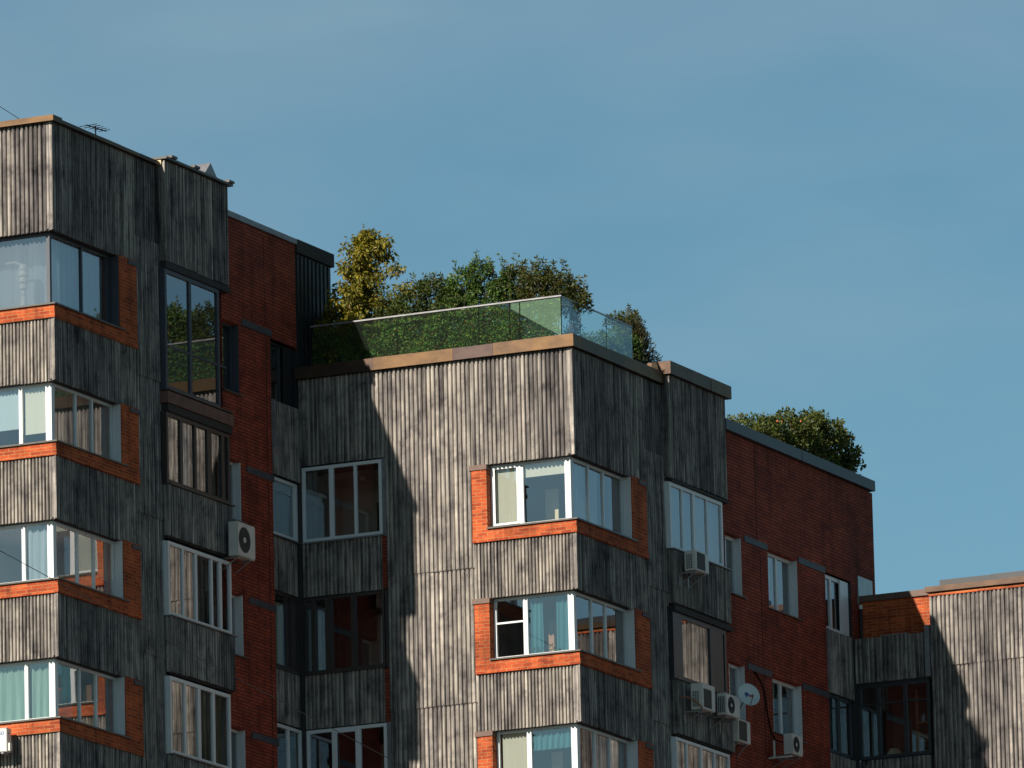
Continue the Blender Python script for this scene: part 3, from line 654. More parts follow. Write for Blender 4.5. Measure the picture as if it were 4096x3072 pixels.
# loggia between left and middle blocks
blind(Lr, -1.24, -.2, 41.45, 41.62, -.12, BLD2, 'short pale blind at the head of the side window in the inner corner loggia')
curtain(Lr, -1.25, -.25, 40.42, 41.4, -.14, PALE, 'pale blue sheer curtain in the upper side window of the inner corner loggia', 4)
curtain(Cl, -6.82, -6.55, 40.42, 42.0, -.2, GRYC, 'grey curtain tucked into the inner corner of the upper loggia', 2)
curtain(Lr, -1.27, -.72, 37.4, 38.85, -.12, YEL, 'straw coloured curtain in the dark framed side window of the inner corner loggia', 2)
curtain(Lr, -.58, -.48, 37.4, 38.85, -.12, PALE, 'narrow pale blue curtain in the dark framed side window of the inner corner loggia', 1)
curtain(Cl, -6.85, -6.72, 37.4, 38.82, -.18, PALE, 'narrow pale curtain right beside the corner of the dark framed loggia', 1)
curtain(Cl, -6.60, -6.38, 37.4, 38.82, -.18, WH, 'white curtain between dark brown posts of the loggia front', 2)
# left block corner
SHEER = 'sheer curtain'
curtain(Lr, YL+.4, YL+2.9, 43.8, 45.3, -.36, PALE, 'pale sheer curtain in the grey framed top corner window of the left block', 8)
blind(Ll, XL-1.9, XL-1.04, 41.15, 42.0, -.32, BLD2, 'pale blue blind half lowered at the left edge of the picture')
blind(Ll, XL-.92, XL-.36, 41.0, 42.0, -.32, BLD, 'cream blind lowered beside the left block corner post, leaving a gap at the bottom')
curtain(Lr, YL+.5, YL+3.0, 40.75, 41.98, -.38, GRYC, 'patterned grey curtain in the second corner window of the left block', 9)
curtain(Ll, XL-.88, XL-.4, 37.72, 38.94, -.34, PALE, 'pale curtain beside the corner post where the black cable passes in front', 3)
curtain(Lr, YL+2.3, YL+2.9, 37.7, 38.1, -.34, REDC, 'small red curtain low in the third corner window of the left block', 4)
curtain(Ll, XL-2.1, XL-.98, 34.68, 35.9, -.34, GRN, 'green sheer curtain above the air conditioner at the left edge', 5)
curtain(Ll, XL-.86, XL-.4, 34.68, 35.9, -.36, GRN, 'green sheer curtain in the pane beside the lowest left corner post', 3)
curtain(Lr, YL+.45, YL+1.3, 34.68, 35.9, -.36, PALE, 'pale blue curtain in the first shaded pane of the lowest left corner window', 4)
curtain(Lr, YL+2.2, YL+3.0, 34.68, 35.9, -.36, GRYC, 'grey curtain in the last shaded pane of the lowest left corner window', 4)
# left block bay
LR = ('R', XL+.18)
curtain(LR, -6.62, -6.1, 40.66, 42.14, -.2, GRYC, 'grey curtain in the first dark framed pane under the brown slab edge', 3)
curtain(LR, -5.93, -5.4, 40.66, 42.14, -.2, PALE, 'pale blue curtain in the second dark framed pane under the brown slab edge', 3)
curtain(LR, -4.52, -4.1, 40.66, 42.14, -.2, BRN, 'brown curtain in the far dark framed pane under the brown slab edge', 3)
curtain(LR, -6.6, -4.68, 37.7, 39.2, -.22, BRN, 'brown curtain across the upper white bay window of the left block', 10)
curtain(LR, -6.6, -3.95, 34.62, 36.2, -.22, GOLD, 'golden brown curtain filling the lower white bay window of the left block', 14)

def potted_plant(loc, label, h=.22, potm='pot', n=40, r=.08):
    t = thing('potted_plant', loc, label, 'plant', 'potted plants behind the panes')
    x, y, z = loc; mb = MB(); mb.tube([(x,y,z), (x,y,z+.09)], .04, 12, 0, .055); mb.build('pot', M[potm], t, smooth=False)
    mb = MB()
    for i in range(n):
        a = random.uniform(0, 2*PI); rr = r*random.random()**.5; zz = z+.08+random.random()*(h-.08)
        leaf(mb, Vector((x+rr*math.cos(a), y+rr*math.sin(a), zz)), Vector((math.cos(a), math.sin(a), random.uniform(-.2, 1))), random.uniform(.04, .08))
    mb.build('leaves', LEAF['green'], t)
def leaf(mb, p, d, s, wid=.42, fold=.25):
    d = d.normalized(); u = d.cross(Vector((random.uniform(-1,1), random.uniform(-1,1), random.uniform(-.2,1)))); 
    if u.length < 1e-3: u = Vector((1,0,0))
    u.normalize(); w = d.cross(u)
    m = p + d*s*.45; t = p + d*s
    mb.add([p, m+u*s*wid*.5+w*s*fold*.4, t, m-u*s*wid*.5+w*s*fold*.4], [(0,1,2), (0,2,3)])
LEAF = dict(
    green=make_leaf('green_leaf', [(.030,.065,.014), (.055,.115,.022), (.09,.16,.03), (.14,.19,.04)]),
    ivy=make_leaf('ivy_leaf', [(.028,.085,.016), (.05,.15,.026), (.09,.21,.035), (.18,.29,.05), (.22,.12,.03)]),
    dark=make_leaf('dark_leaf', [(.028,.045,.012), (.048,.078,.016), (.068,.105,.02), (.10,.105,.024)]),
    yellow=make_leaf('autumn_leaf', [(.06,.080,.012), (.14,.15,.016), (.23,.21,.020), (.30,.25,.024), (.18,.11,.016)], .35),
    bronze=make_leaf('bronze_leaf', [(.036,.050,.012), (.072,.078,.016), (.055,.10,.018), (.13,.085,.02)]),
    conifer=make_leaf('conifer_needle', [(.018,.028,.012), (.035,.045,.016), (.07,.065,.022), (.10,.075,.03)], .15),
    rose=make_leaf('rose_leaf', [(.03,.05,.010), (.065,.10,.018), (.11,.14,.025), (.15,.13,.03)]),
)
# flowers and ornaments on the window boards
for i, (x, z, pm, lb) in enumerate(((-.62, 37.22, 'pot', 'small plant in a red pot nearest the corner post of the middle window'), (-.83, 37.22, 'pot', 'taller plant in a red pot, middle one on the sunlit window board'), (-1.22, 37.22, 'potdark', 'bushy plant in a dark pot left on the sunlit window board'))):
    potted_plant((x, .40, z), lb, (.16, .26, .22)[i], pm, (30, 60, 70)[i], (.06, .08, .12)[i])
curtain(Ll, XL-2.1, XL-.34, 43.76, 45.34, -.33, fab('lilac_grey_voile', (.44,.45,.50), .45, .12, .45), 'lilac grey sheer curtain filling the top left corner pane', 4, .015)
curtain(Ll, XL-2.1, XL-.34, 43.76, 45.34, -.95, PALE, 'pale blue curtain hanging behind the ringed lamp in the top left room', 5, .03)
t = thing('standing_lamp', (XL-1.0, YL+.46, 43.72), 'cream lamp with stacked glass rings behind the top left corner pane', 'lamp')
mb = MB(); mb.tube([(XL-1.0,YL+.46,43.72), (XL-1.0,YL+.46,44.1)], .10, 14, 0, .04); mb.build('foot', M['lampshade'], t, smooth=True)
for i, (zz, r) in enumerate(((44.1, .05), (44.24, .09), (44.38, .11), (44.52, .12), (44.66, .10))):
    MB().tube([(XL-1.0,YL+.46,zz), (XL-1.0,YL+.46,zz+.05), (XL-1.0,YL+.46,zz+.10), (XL-1.0,YL+.46,zz+.13)], r, 16, 0, r*.75).build('lamp_shade', M['lampshade'], t, smooth=True)
mb = MB(); mb.tube([(XL-1.0,YL+.46,44.78), (XL-1.2,YL+.44,44.86), (XL-1.42,YL+.44,44.85)], .02, 6); mb.build('lamp_arm', M['lampshade'], t)
t = tag(MB().box((-5.33, .75, 40.38), (-4.95, .80, 41.25)).build('television', M['tv']), 'black flat screen standing in the right pane of the upper loggia', 'television')
t = thing('ceiling_lamp', (-5.85, 1.1, 41.98), 'small round lamp under the ceiling of the upper loggia', 'lamp')
MB().tube([(-5.85,1.1,42.1), (-5.85,1.1,41.96)], .01, 6).build('stem', M['steel'], t); MB().tube([(-5.85,1.1,41.96), (-5.85,1.1,41.92), (-5.85,1.1,41.88)], .04, 12, 0, .09).build('lamp_shade', M['lampshade'], t)
tag(MB().box((-1.36, 1.3, 40.22), (-1.04, 1.34, 41.22)).build('inner_panel', M['cream']), 'cream panel standing for a reflected facade inside the top sunlit corner window', 'panel')  # added panel, takes the place of a sunlit facade mirrored in the pane
tag(MB().box((-1.36, 1.3, 37.2), (-.95, 1.34, 38.25)).build('inner_panel', M['wood']), 'wooden panel standing behind the flower pots', 'panel')
tag(MB().box((-1.36, 1.3, 34.2), (-1.1, 1.34, 35.2)).build('inner_panel', M['cream']), 'cream panel standing inside the lowest middle corner window', 'panel')
t = thing('shelf_rack', (1.6, YR+.7, 36.95), 'wooden rack with jars in the dark loggia on the right', 'rack')
MB().box((1.28, YR+.7, 36.95), (1.34, YR+.74, 38.6)).build('post', M['wood'], t)
MB().box((1.34, YR+.55, 37.75), (1.85, YR+.85, 37.79)).box((1.34, YR+.55, 37.3), (1.85, YR+.85, 37.34)).build('shelf', M['wood'], t)
for i, (x, zz, r, mm, lb) in enumerate(((1.5, 37.79, .10, 'steel', 'shiny round pot on the upper shelf of the dark loggia'), (1.68, 37.34, .11, 'cream', 'cream jar on the lower shelf of the dark loggia'))):
    tag(MB().tube([(x,YR+.66,zz), (x,YR+.66,zz+.05), (x,YR+.66,zz+.14), (x,YR+.66,zz+.2)], r, 16, 0, r*.7).build('jar', M[mm], None, smooth=True), lb, 'jar')
tag(MB().add([(.45,YR+.55,36.95),(.95,YR+.55,36.95),(.95,YR+1.0,36.95),(.45,YR+1.0,36.95),(.6,YR+.7,37.25),(.75,YR+.85,37.25)], [(0,1,4),(1,2,5,4),(2,3,5),(3,0,4,5),(0,3,2,1)]).build('cloth_heap', M['cream']), 'tan heap of cloth behind the dark panes of the right loggia', 'cloth')

# ================================================================== air conditioners
ACG = 'air conditioners fixed outside the facades'
def air_con(xb, xf, y0, y1, z0, z1, label, fan='round', side='grid', hood=0., wallx=0.18):
    t = thing('air_conditioner', ((xb+xf)/2, (y0+y1)/2, z0), label, 'air conditioner', ACG)
    R = ('R', xf); L = ('L', y0); w = y1-y0; h = z1-z0; d = xf-xb
    mb = MB(); e = .012
    mb.box((xb, y0+e, z0+e), (xf-e, y1-e, z1-e)); mb.box((xb+.004, y0, z0+e), (xf-.02, y0+e, z1-e)); mb.box((xb+.004, y1-e, z0+e), (xf-.02, y1, z1-e))
    mb.box((xb+.004, y0+.006, z1-e), (xf-.016, y1-.006, z1)); mb.box((xb+.004, y0+.006, z0), (xf-.016, y1-.006, z0+e))
    # front frame round the fan opening
    if fan == 'round':
        cy = y0+w*.40; cz = z0+h*.5; r = min(w*.34, h*.40)
        n = 32; vs = []; fs = []
        for j in range(n):
            a = 2*PI*j/n; c, s = math.cos(a), math.sin(a)
            k = min((w*.4-.012 if c < 0 else w*.6-.012)/max(abs(c), 1e-6), (h/2-.012)/max(abs(s), 1e-6))
            vs += [P(R, cy+c*r, cz+s*r, 0), P(R, cy+c*k, cz+s*k, 0), P(R, cy+c*r, cz+s*r, -.04)]
        for j in range(n):
            k = (j+1) % n; fs += [(3*j, 3*j+1, 3*k+1, 3*k), (3*j, 3*k, 3*k+2, 3*j+2)]
        mb.add(vs, fs)
    else:
        a0, a1, b0, b1 = y0+w*.06, y0+w*.72, z0+h*.07, z1-h*(.2 if hood else .07)
        mb.fbox(R, y0+e, a0, z0+e, z1-e, -.012, 0); mb.fbox(R, a1, y1-e, z0+e, z1-e, -.012, 0); mb.fbox(R, a0, a1, z0+e, b0, -.012, 0); mb.fbox(R, a0, a1, b1, z1-e, -.012, 0)
    mb.build('casing', M['acbody'], t)
    g = MB()
    if fan == 'round':
        g.add([P(R, cy+math.cos(2*PI*j/32)*r*.99, cz+math.sin(2*PI*j/32)*r*.99, -.008) for j in range(32)], [tuple(range(32))])
        for q in range(1, 6):
            rr = r*q/6; g.tube([P(R, cy+math.cos(2*PI*j/20)*rr, cz+math.sin(2*PI*j/20)*rr, -.003) for j in range(21)], .004, 4)
        for j in range(10): g.tube([P(R, cy, cz, -.002), P(R, cy+math.cos(2*PI*j/10)*r*.97, cz+math.sin(2*PI*j/10)*r*.97, -.002)], .003, 4)
    else:
        g.fquad(R, a0, a1, b0, b1, -.010)
        n = int((b1-b0)/.03)
        for j in range(n): g.fbox(R, a0, a1, b0+j*.03, b0+j*.03+.008, -.009, -.003)
    fg = g.build('fan_grille', M['acgrille'], t)
    if fan == 'round':
        MB().tube([P(R, cy, cz, -.004), P(R, cy, cz, .006)], r*.22, 16).build('hub', M['acbody'], fg)
    if side == 'grid':
        s = MB(); x0, x1, b0, b1 = xb+d*.12, xf-d*.32, z0+h*.08, z1-h*(.3 if hood else .18)
        nz = 9; nx = 3
        for i in range(nx):
            for j in range(nz):
                s.fbox(L, x0+(x1-x0)*i/nx+.006, x0+(x1-x0)*(i+1)/nx-.006, b0+(b1-b0)*j/nz+.008, b0+(b1-b0)*(j+1)/nz-.006, -.01, .002)
        s.build('side_grille', M['acgrille'], t)
    elif side == 'slots':
        s = MB()
        for i in range(4): s.fbox(L, xb+d*(.12+.2*i), xb+d*(.12+.2*i)+d*.12, z0+h*.1, z1-h*.15, -.01, .002)
        s.build('side_grille', M['acgrille'], t)
    for y in (y0+w*.12, y1-w*.2):
        b = MB(); b.box((wallx-.04, y, z0-.045), (xf-.05, y+.035, z0-.006)); b.tube([(wallx-.02, y+.017, z0-.30), (xf-.10, y+.017, z0-.05)], .013, 6)
        b.box((wallx-.04, y, z0-.32), (wallx-.005, y+.035, z0-.046)); b.build('bracket', M['steel'], t)
    return t
air_con(.35, .64, 5.09, 5.81, 39.79, 40.25, 'air conditioner with a grid side grille below the pale sheer bay window', 'square', 'grid')
air_con(.38, .68, 5.17, 5.86, 36.58, 37.18, 'hooded air conditioner in front of the golden curtain', 'square', 'grid', 1.)
air_con(.40, .62, 6.59, 7.38, 36.66, 37.16, 'air conditioner with a round fan, left of the satellite dish', 'round', 'slots')
air_con(.10, .30, 7.98, 8.68, 36.27, 36.80, 'air conditioner on the brick wall just below the satellite dish', 'square', 'none', 0., 0.)
t = air_con(.38, .60, 10.4, 11.02, 36.29, 36.77, 'plain sided air conditioner under the net curtained brick wall window', 'round', 'none', 0., 0.)
MB().box((.14, 10.33, 36.236), (.18, 10.37, 36.62)).box((.02, 10.33, 36.20), (.6, 10.37, 36.235)).build('bracket', M['acbody'], t)
air_con(-6.68, -6.45, -4.05, -3.18, 39.38, 40.15, 'large cream air conditioner with a round fan on the left brick wall', 'round', 'none', 0., XL)
# the one at the left picture edge looks the other way
def air_con_front():
    x0, x1, yb, yf, z0, z1 = -8.86, -8.01, -11.86, -12.06, 33.95, 34.45
    t = thing('air_conditioner', ((x0+x1)/2, yf, z0), 'sunlit air conditioner with a blue name plate at the left picture edge', 'air conditioner', ACG)
    mb = MB(); mb.box((x0, yf+.012, z0), (x1, yb, z1)); mb.box((x0+.008, yf, z0+.01), (x1-.008, yf+.012, z1-.01)); mb.box((x0, yf-.004, z1), (x1, yb, z1+.015)); mb.build('casing', M['acbody'], t)
    F = ('L', yf); cy, cz, r = x0+.3, (z0+z1)/2, .19
    g = MB(); g.add([P(F, cy+math.cos(2*PI*j/32)*r, cz+math.sin(2*PI*j/32)*r, .003) for j in range(32)], [tuple(range(32))])
    for q in range(1, 6): g.tube([P(F, cy+math.cos(2*PI*j/20)*r*q/6, cz+math.sin(2*PI*j/20)*r*q/6, .008) for j in range(21)], .004, 4)
    g.build('fan_grille', M['acgrille'], t)
    p = MB(); p.fbox(F, x1-.36, x1-.07, z1-.125, z1-.06, .0, .004); pl = p.build('name_plate', M['navy'], t)
    q = MB(); q.fbox(F, x1-.345, x1-.085, z1-.11, z1-.075, .004, .006); q.build('plate_field', M['dish'], pl)
    q = MB(); 
    for i in range(5): q.fbox(F, x1-.325+i*.046, x1-.325+i*.046+.03, z1-.104, z1-.081, .006, .0075)
    q.build('plate_mark', M['navy'], pl)
    v = MB(); v.box((x1, yf+.05, z0+.02), (x1+.05, yf+.15, z0+.19)); v.build('valve_cover', M['acbody'], t)
    h = MB(); h.box((x1, yf+.06, z1-.1), (x1+.003, yf+.13, z1-.08)); h.build('handle_slot', M['acgrille'], t)
    MB().box((x0+.1, YL+.02, z0-.04), (x0+.14, yf+.02, z0-.003)).build('bracket', M['steel'], t); MB().box((x1-.14, YL+.02, z0-.04), (x1-.1, yf+.02, z0-.003)).build('bracket', M['steel'], t)
air_con_front()

# ================================================================== satellite dish
def sat_dish():
    c = Vector((.72, 7.62, 37.23)); d = Vector((.72, -.62, .30)).normalized()
    t = thing('satellite_dish', (.02, 8.6, 36.9), 'round white satellite dish with a blue and red emblem beside the air conditioners', 'satellite dish')
    u = d.cross(Vector((0,0,1))).normalized(); w = u.cross(d)
    r = .275; mb = MB(); vs = []; fs = []; n = 40; rg = 8
    for side in (0, -.008):
        for i in range(rg+1):
            rr = r*i/rg
            for j in range(n):
                a = 2*PI*j/n; vs.append(c + u*math.cos(a)*rr + w*math.sin(a)*rr*1.03 + d*(.07*(rr/r)**2 + side))
    K = (rg+1)*n
    for s in (0, 1):
        for i in range(rg):
            for j in range(n):
                q = (s*K+i*n+j, s*K+i*n+(j+1) % n, s*K+(i+1)*n+(j+1) % n, s*K+(i+1)*n+j); fs.append(q if s == 0 else q[::-1])
    for j in range(n): fs.append((rg*n+j, rg*n+(j+1) % n, K+rg*n+(j+1) % n, K+rg*n+j))
    mb.add(vs, fs); rf = mb.build('reflector', M['dish'], t, smooth=True)
    def pt(a, b, k=.004):
        return c + u*a + w*b + d*(.07*((a*a+b*b)/r/r)+k)
    # emblem: a blue swirl with a red stroke
    e = MB(); pa = [(-.075,.075),(-.03,.085),(.02,.06),(.045,.03),(.02,.01),(-.01,-.005),(-.02,-.04),(-.06,-.055),(-.045,-.01),(-.09,.01),(-.05,.03),(-.10,.045),(-.05,.055)]
    pa = [(-x, y) for x, y in pa]
    e.add([pt(0.03, .02)] + [pt(x, y) for x, y in pa], [(0, i, i % len(pa)+1) for i in range(1, len(pa)+1)]); e.build('blue_emblem', M['blue'], rf)
    e = MB(); pb = [(-.005,.0),(-.05,.02),(-.10,-.01),(-.145,-.02),(-.10,-.045),(-.04,-.03)]
    e.add([pt(-.06, -.01, .006)] + [pt(x, y, .006) for x, y in pb], [(0, i, i % len(pb)+1) for i in range(1, len(pb)+1)]); e.build('red_emblem', M['red'], rf)
    f = c + d*.27 + w*(-.12)
    MB().tube([c - w*r*1.0 + d*.05, f], .009, 6).build('feed_arm', M['cable'], t)
    MB().tube([f - d*.02 + w*.0, f + w*.03 - d*.08], .024, 10).build('receiver', M['trim'], t)
    MB().tube([c - d*.01, c - d*.12, Vector((.36, 7.95, 37.0)), Vector((.02, 8.62, 36.92))], .016, 8).build('mount', M['steel'], t)
sat_dish()

# ================================================================== cables
def sag(p, q, s, n=24):
    p, q = Vector(p), Vector(q); return [p.lerp(q, i/n) - Vector((0,0,s*4*(i/n)*(1-i/n))) for i in range(n+1)]
tag(MB().tube(sag((-14., -25., 43.3), (26., -25., 20.1), .35, 40), .008, 6).build('cable', M['cable']), 'long thin black cable sagging across the lower left in front of the facades', 'cable')
tag(MB().tube(sag((-9.0, -9., 48.55), (-22., -9., 58.5), .2), .008, 6).build('cable', M['cable']), 'thin black wire rising from the left block roof out of the picture', 'cable')
pts = [(.03,9.66,38.16),(.03,9.96,38.0),(.03,10.18,37.77),(.03,10.27,37.43),(.03,10.37,37.12),(.03,10.5,36.85),(.05,10.7,36.70),(.3,10.75,36.60)]
tag(MB().tube(pts, .018, 6).build('cable', M['cable']), 'thick black cable curving down the brick wall to the plain sided air conditioner', 'cable')
pts = [(.22,4.95,36.86),(.34,4.98,36.86),(.5,5.06,36.78),(.6,5.12,36.68),(.66,5.16,36.58)]
tag(MB().tube(pts, .018, 6).build('hose', M['wood']), 'tan insulated hose running to the hooded air conditioner', 'hose')

# roof aerial
t = thing('roof_antenna', (-7.9, -7.8, 47.5), 'small dark aerial with crossbars on the left roof edge', 'antenna')
MB().tube([(-7.9,-7.8,47.5), (-7.9,-7.8,48.60)], .015, 6).build('mast', M['cable'], t)
MB().tube([(-7.9,-8.25,48.53), (-7.9,-7.3,48.58)], .012, 6).build('boom', M['cable'], t)
for i in range(5): MB().tube([(-7.9-.22+.02*i, -8.15+.19*i, 48.535+.01*i), (-7.9+.22-.02*i, -8.15+.19*i, 48.545+.01*i)], .009, 5).build('element', M['cable'], t)

# ================================================================== roof garden
t = thing('glass_balustrade', (-.4, .3, 44.2), 'frameless glass balustrade with a thin rail around the roof garden', 'balustrade')
Gl = ('L', .3); Gr = ('R', -.38)
for a0, a1 in ((-6.7,-4.52), (-4.5,-2.46), (-2.44,-1.68), (-1.66,-1.43), (-1.41,-.39)):
    p = MB().fbox(Gl, a0, a1, 44.3, 45.39, -.006, .006).build('pane', M['balglass'], t)
# pale veil of light painted as a film on the inner face of the last panes, lower edge slanting down to the corner
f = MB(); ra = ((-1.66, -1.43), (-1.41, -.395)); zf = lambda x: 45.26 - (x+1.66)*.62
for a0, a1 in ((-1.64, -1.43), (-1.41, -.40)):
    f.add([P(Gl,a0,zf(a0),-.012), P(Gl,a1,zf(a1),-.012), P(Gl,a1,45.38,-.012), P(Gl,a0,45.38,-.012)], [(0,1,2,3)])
f.build('painted_veil', M['film'], t)
for a0, a1 in ((.32, 1.28), (1.30, 2.7), (2.72, 4.12)):
    MB().fbox(Gr, a0, a1, 44.3, 45.38, -.006, .006).build('pane', M['balglass'], t)
for a in (-4.51, -2.45, -1.67, -1.42, -.385):
    MB().fbox(Gl, a-.009, a+.009, 44.3, 45.388, -.008, .008).build('joint_strip', M['cable'], t)
for a in (1.29, 2.71): MB().fbox(Gr, a-.006, a+.006, 44.3, 45.38, -.008, .008).build('joint_strip', M['grey'], t)
MB().fbox(Gl, -6.7, -.37, 45.392, 45.425, -.022, .022).build('handrail', M['trim'], t)
MB().fbox(Gr, .33, 4.12, 45.384, 45.410, -.018, .018).build('handrail', M['steel'], t)

def limb(mb, p, q, r0, r1, k=4, j=.04):
    p, q = Vector(p), Vector(q); L = (q-p).length
    pts = [p.lerp(q, i/k) + Vector((random.uniform(-j,j), random.uniform(-j,j), random.uniform(-j,j)))*L*(1 if 0 < i < k else 0) for i in range(k+1)]
    mb.tube(pts, r0, 6, 0, r1); return pts
def clump(mb, c, rad, n, s, droop=0., wid=.42, flat=1.):
    for _ in range(n):
        v = Vector((random.gauss(0,1), random.gauss(0,1), random.gauss(0,1)))
        if v.length < 1e-3: continue
        v.normalize(); rr = rad*random.random()**.45
        p = c + Vector((v.x, v.y, v.z*flat))*rr
        d = v*.8 + Vector((random.gauss(0,.5), random.gauss(0,.5), random.gauss(0,.5)-droop))
        leaf(mb, p, d, s*random.uniform(.7, 1.25), wid)
def autumn_tree():
    bx, by, bz = -6.08, 1.25, 44.2
    t = thing('small_tree', (bx, by, bz), 'tall yellowing tree at the left end of the roof garden', 'tree')
    w = MB(); g = MB(); top = Vector((bx+.42, by, 47.75))
    tr = limb(w, (bx,by,bz), top, .05, .012, 8, .01)
    spec = [(.13,-.75,.05),(.15,.7,.05),(.17,-.4,.1),(.19,.45,.12),(.20,-.85,-.02),(.25,-.75,.1),(.26,.8,.1),(.33,.85,.06),(.34,-.85,.05),(.40,-.85,.02),(.47,-.80,.0),(.53,-.72,.0),(.43,-.68,.08),(.44,.75,.05),(.22,.75,.0),(.28,-.62,.12),(.30,.55,-.1),(.36,-.72,.10),(.40,.68,.04),(.46,-.50,.16),(.50,.55,.1),(.56,-.48,.18),(.585,1.05,.06),(.62,.42,.22),(.66,-.50,.14),(.72,.72,.20),(.75,-.40,.2),(.82,.38,.2),(.86,-.26,.24),(.90,.52,.18),(.95,-.12,.12),(.98,.12,.1)]
    for h, dx, dz in spec:
        dx *= 1.28
        s = Vector((bx,by,bz)).lerp(top, h-.06)
        for q in range(3):
            an = random.uniform(-.9, .9) if q == 0 else random.choice((-1,1))*random.uniform(.9, 2.2)
            k = 1. if q == 0 else random.uniform(.45, .8)
            e = s + Vector((dx*k*math.cos(an) if q == 0 else dx*k*math.cos(an), abs(dx)*k*math.sin(an), dz+random.uniform(-.05,.1)))
            if q == 0: e = s + Vector((dx, random.uniform(-.25,.25), dz+.06))
            pts = limb(w, s, e, .016, .005, 4, .04)
            for i in range(1, 5):
                for _ in range(2 if i < 4 else 3):
                    c = pts[i] + Vector((random.gauss(0,.06), random.gauss(0,.06), random.gauss(0,.04)))
                    clump(g, c, .14, 16 if i < 2 else 27, .110, .75, .46)
    clump(g, top, .14, 26, .12, .5)
    w.build('trunk', M['bark'], t); g.build('crown', LEAF['yellow'], t)
autumn_tree()
def shrub(name, label, base, lobes, mat, s=.08, dens=1., sprigs=0, cat='shrub', group=None, sprig_h=.3, stems=6, wid=.38, droop=0., berries=0, fill=36):
    t = thing(name, base, label, cat, group); g = MB(); w = MB(); B0 = Vector(base)
    pts = []
    for (dx, dy, dz, rx, ry, rz, n) in lobes:
        c = B0 + Vector((dx, dy, dz))
        for _ in range(int(n*dens)):
            v = Vector((random.gauss(0,1), random.gauss(0,1), random.gauss(0,1))).normalized(); k = random.random()**.33
            if random.random() < .55: k = random.uniform(.8, 1.08)
            p = c + Vector((v.x*rx*k, v.y*ry*k, v.z*rz*k)); pts.append(p)
            clump(g, p, .10, fill, s, droop, wid)
        for _ in range(stems):
            e = c + Vector((random.uniform(-rx,rx)*.7, random.uniform(-ry,ry)*.7, random.uniform(0,rz)*.8)); limb(w, (B0.x+dx*.7+random.uniform(-.05,.05), B0.y+dy*.7, B0.z), e, .012, .004, 4, .05)
    for _ in range(sprigs):
        dx, dy, dz, rx, ry, rz, n = random.choice(lobes); a = random.uniform(0, 2*PI); k = random.random()**.5*.95
        p = B0 + Vector((dx+rx*k*math.cos(a), dy+ry*k*math.sin(a), dz+rz*math.sqrt(max(0,1-k*k))*.85)); h = random.uniform(.4, 1.)*sprig_h
        e = p + Vector((random.gauss(0,.25)*h, random.gauss(0,.25)*h, h)); pp = limb(w, p, e, .006, .002, 4, .05)
        for i in range(1, 5):
            for _ in range(3): leaf(g, pp[i], Vector((random.gauss(0,1), random.gauss(0,1), random.uniform(.0,1.))), s*random.uniform(.8,1.2), wid)
        leaf(g, e, Vector((random.gauss(0,.3), 0, 1)), s)
    if berries:
        for _ in range(berries):
            p = random.choice(pts) + Vector((random.gauss(0,.06), random.gauss(0,.06), random.gauss(0,.06))); r = random.uniform(.014, .024)
            g.tube([p-Vector((0,0,r)), p-Vector((0,0,r*.4)), p+Vector((0,0,r*.5)), p+Vector((0,0,r))], r, 7, 1, r*.75)
    w.build('stems', M['bark'], t); g.build('foliage', [mat, M['berry']] if berries else mat, t)
    return t
SG = 'shrubs of the roof gardens'
shrub('shrub', 'dark brownish shrub next to the yellow tree, above the glass rail', (-4.35, 1.1, 44.2), [(-.62,.05,1.45,.42,.4,.42,34), (-.05,0,1.6,.5,.42,.5,46), (.45,0,1.65,.42,.4,.5,40), (-.1,0,1.15,1.0,.38,.35,60), (-.75,.1,1.2,.4,.38,.4,30), (.85,.05,1.45,.4,.38,.45,34), (-1.0,.2,1.05,.35,.35,.4,24)], LEAF['dark'], .10, 1.15, 40, group=SG, sprig_h=.32)
shrub('shrub', 'fresh green upright shrub in the middle of the roof garden', (-2.95, 1.05, 44.2), [(-.25,0,1.75,.38,.4,.5,38), (.28,-.05,1.85,.36,.36,.52,38), (0,0,1.3,.72,.4,.36,48), (.75,.1,1.5,.35,.36,.4,30)], LEAF['green'], .10, 1.15, 34, group=SG, sprig_h=.36)
shrub('shrub', 'bronze tinted shrub with one tall sprig, behind the corner of the glass', (-1.55, 1.25, 44.2), [(-.38,0,1.75,.42,.4,.42,40), (.12,0,1.72,.45,.4,.46,44), (.62,.1,1.62,.42,.4,.42,40), (1.02,.2,1.30,.30,.3,.32,24), (.2,0,1.28,.85,.36,.28,30)], LEAF['bronze'], .10, 1.15, 40, group=SG, sprig_h=.36)
tt = shrub('shrub', 'slender sprig standing above the bronze tinted shrub', (-2.02, 1.0, 45.9), [(0,0,.2,.12,.12,.16,8)], LEAF['green'], .09, 1., 4, group=SG, sprig_h=.55, stems=2)
shrub('shrub', 'round grey green shrub behind the side pane of the glass balustrade', (-1.35, 4.7, 44.2), [(-.1,0,.75,.5,.95,.52,80), (.1,.55,1.0,.45,.7,.45,50)], LEAF['green'], .08, 1., 10, group=SG, sprig_h=.15)
shrub('shrub', 'small twiggy shrub behind the joint of the side glass', (-.95, 2.1, 44.25), [(0,0,.72,.16,.28,.32,22), (0,.2,.3,.2,.4,.25,8)], LEAF['dark'], .09, 1., 14, group=SG, sprig_h=.25, fill=12)
shrub('shrub', 'olive bush peeping over the side rail of the roof garden', (-1.6, 6.2, 44.5), [(0,-.1,1.52,.25,.38,.15,16), (0,.45,1.62,.25,.42,.18,24), (0,.85,1.62,.2,.25,.16,12)], LEAF['bronze'], .08, 1., 12, group=SG, sprig_h=.22)
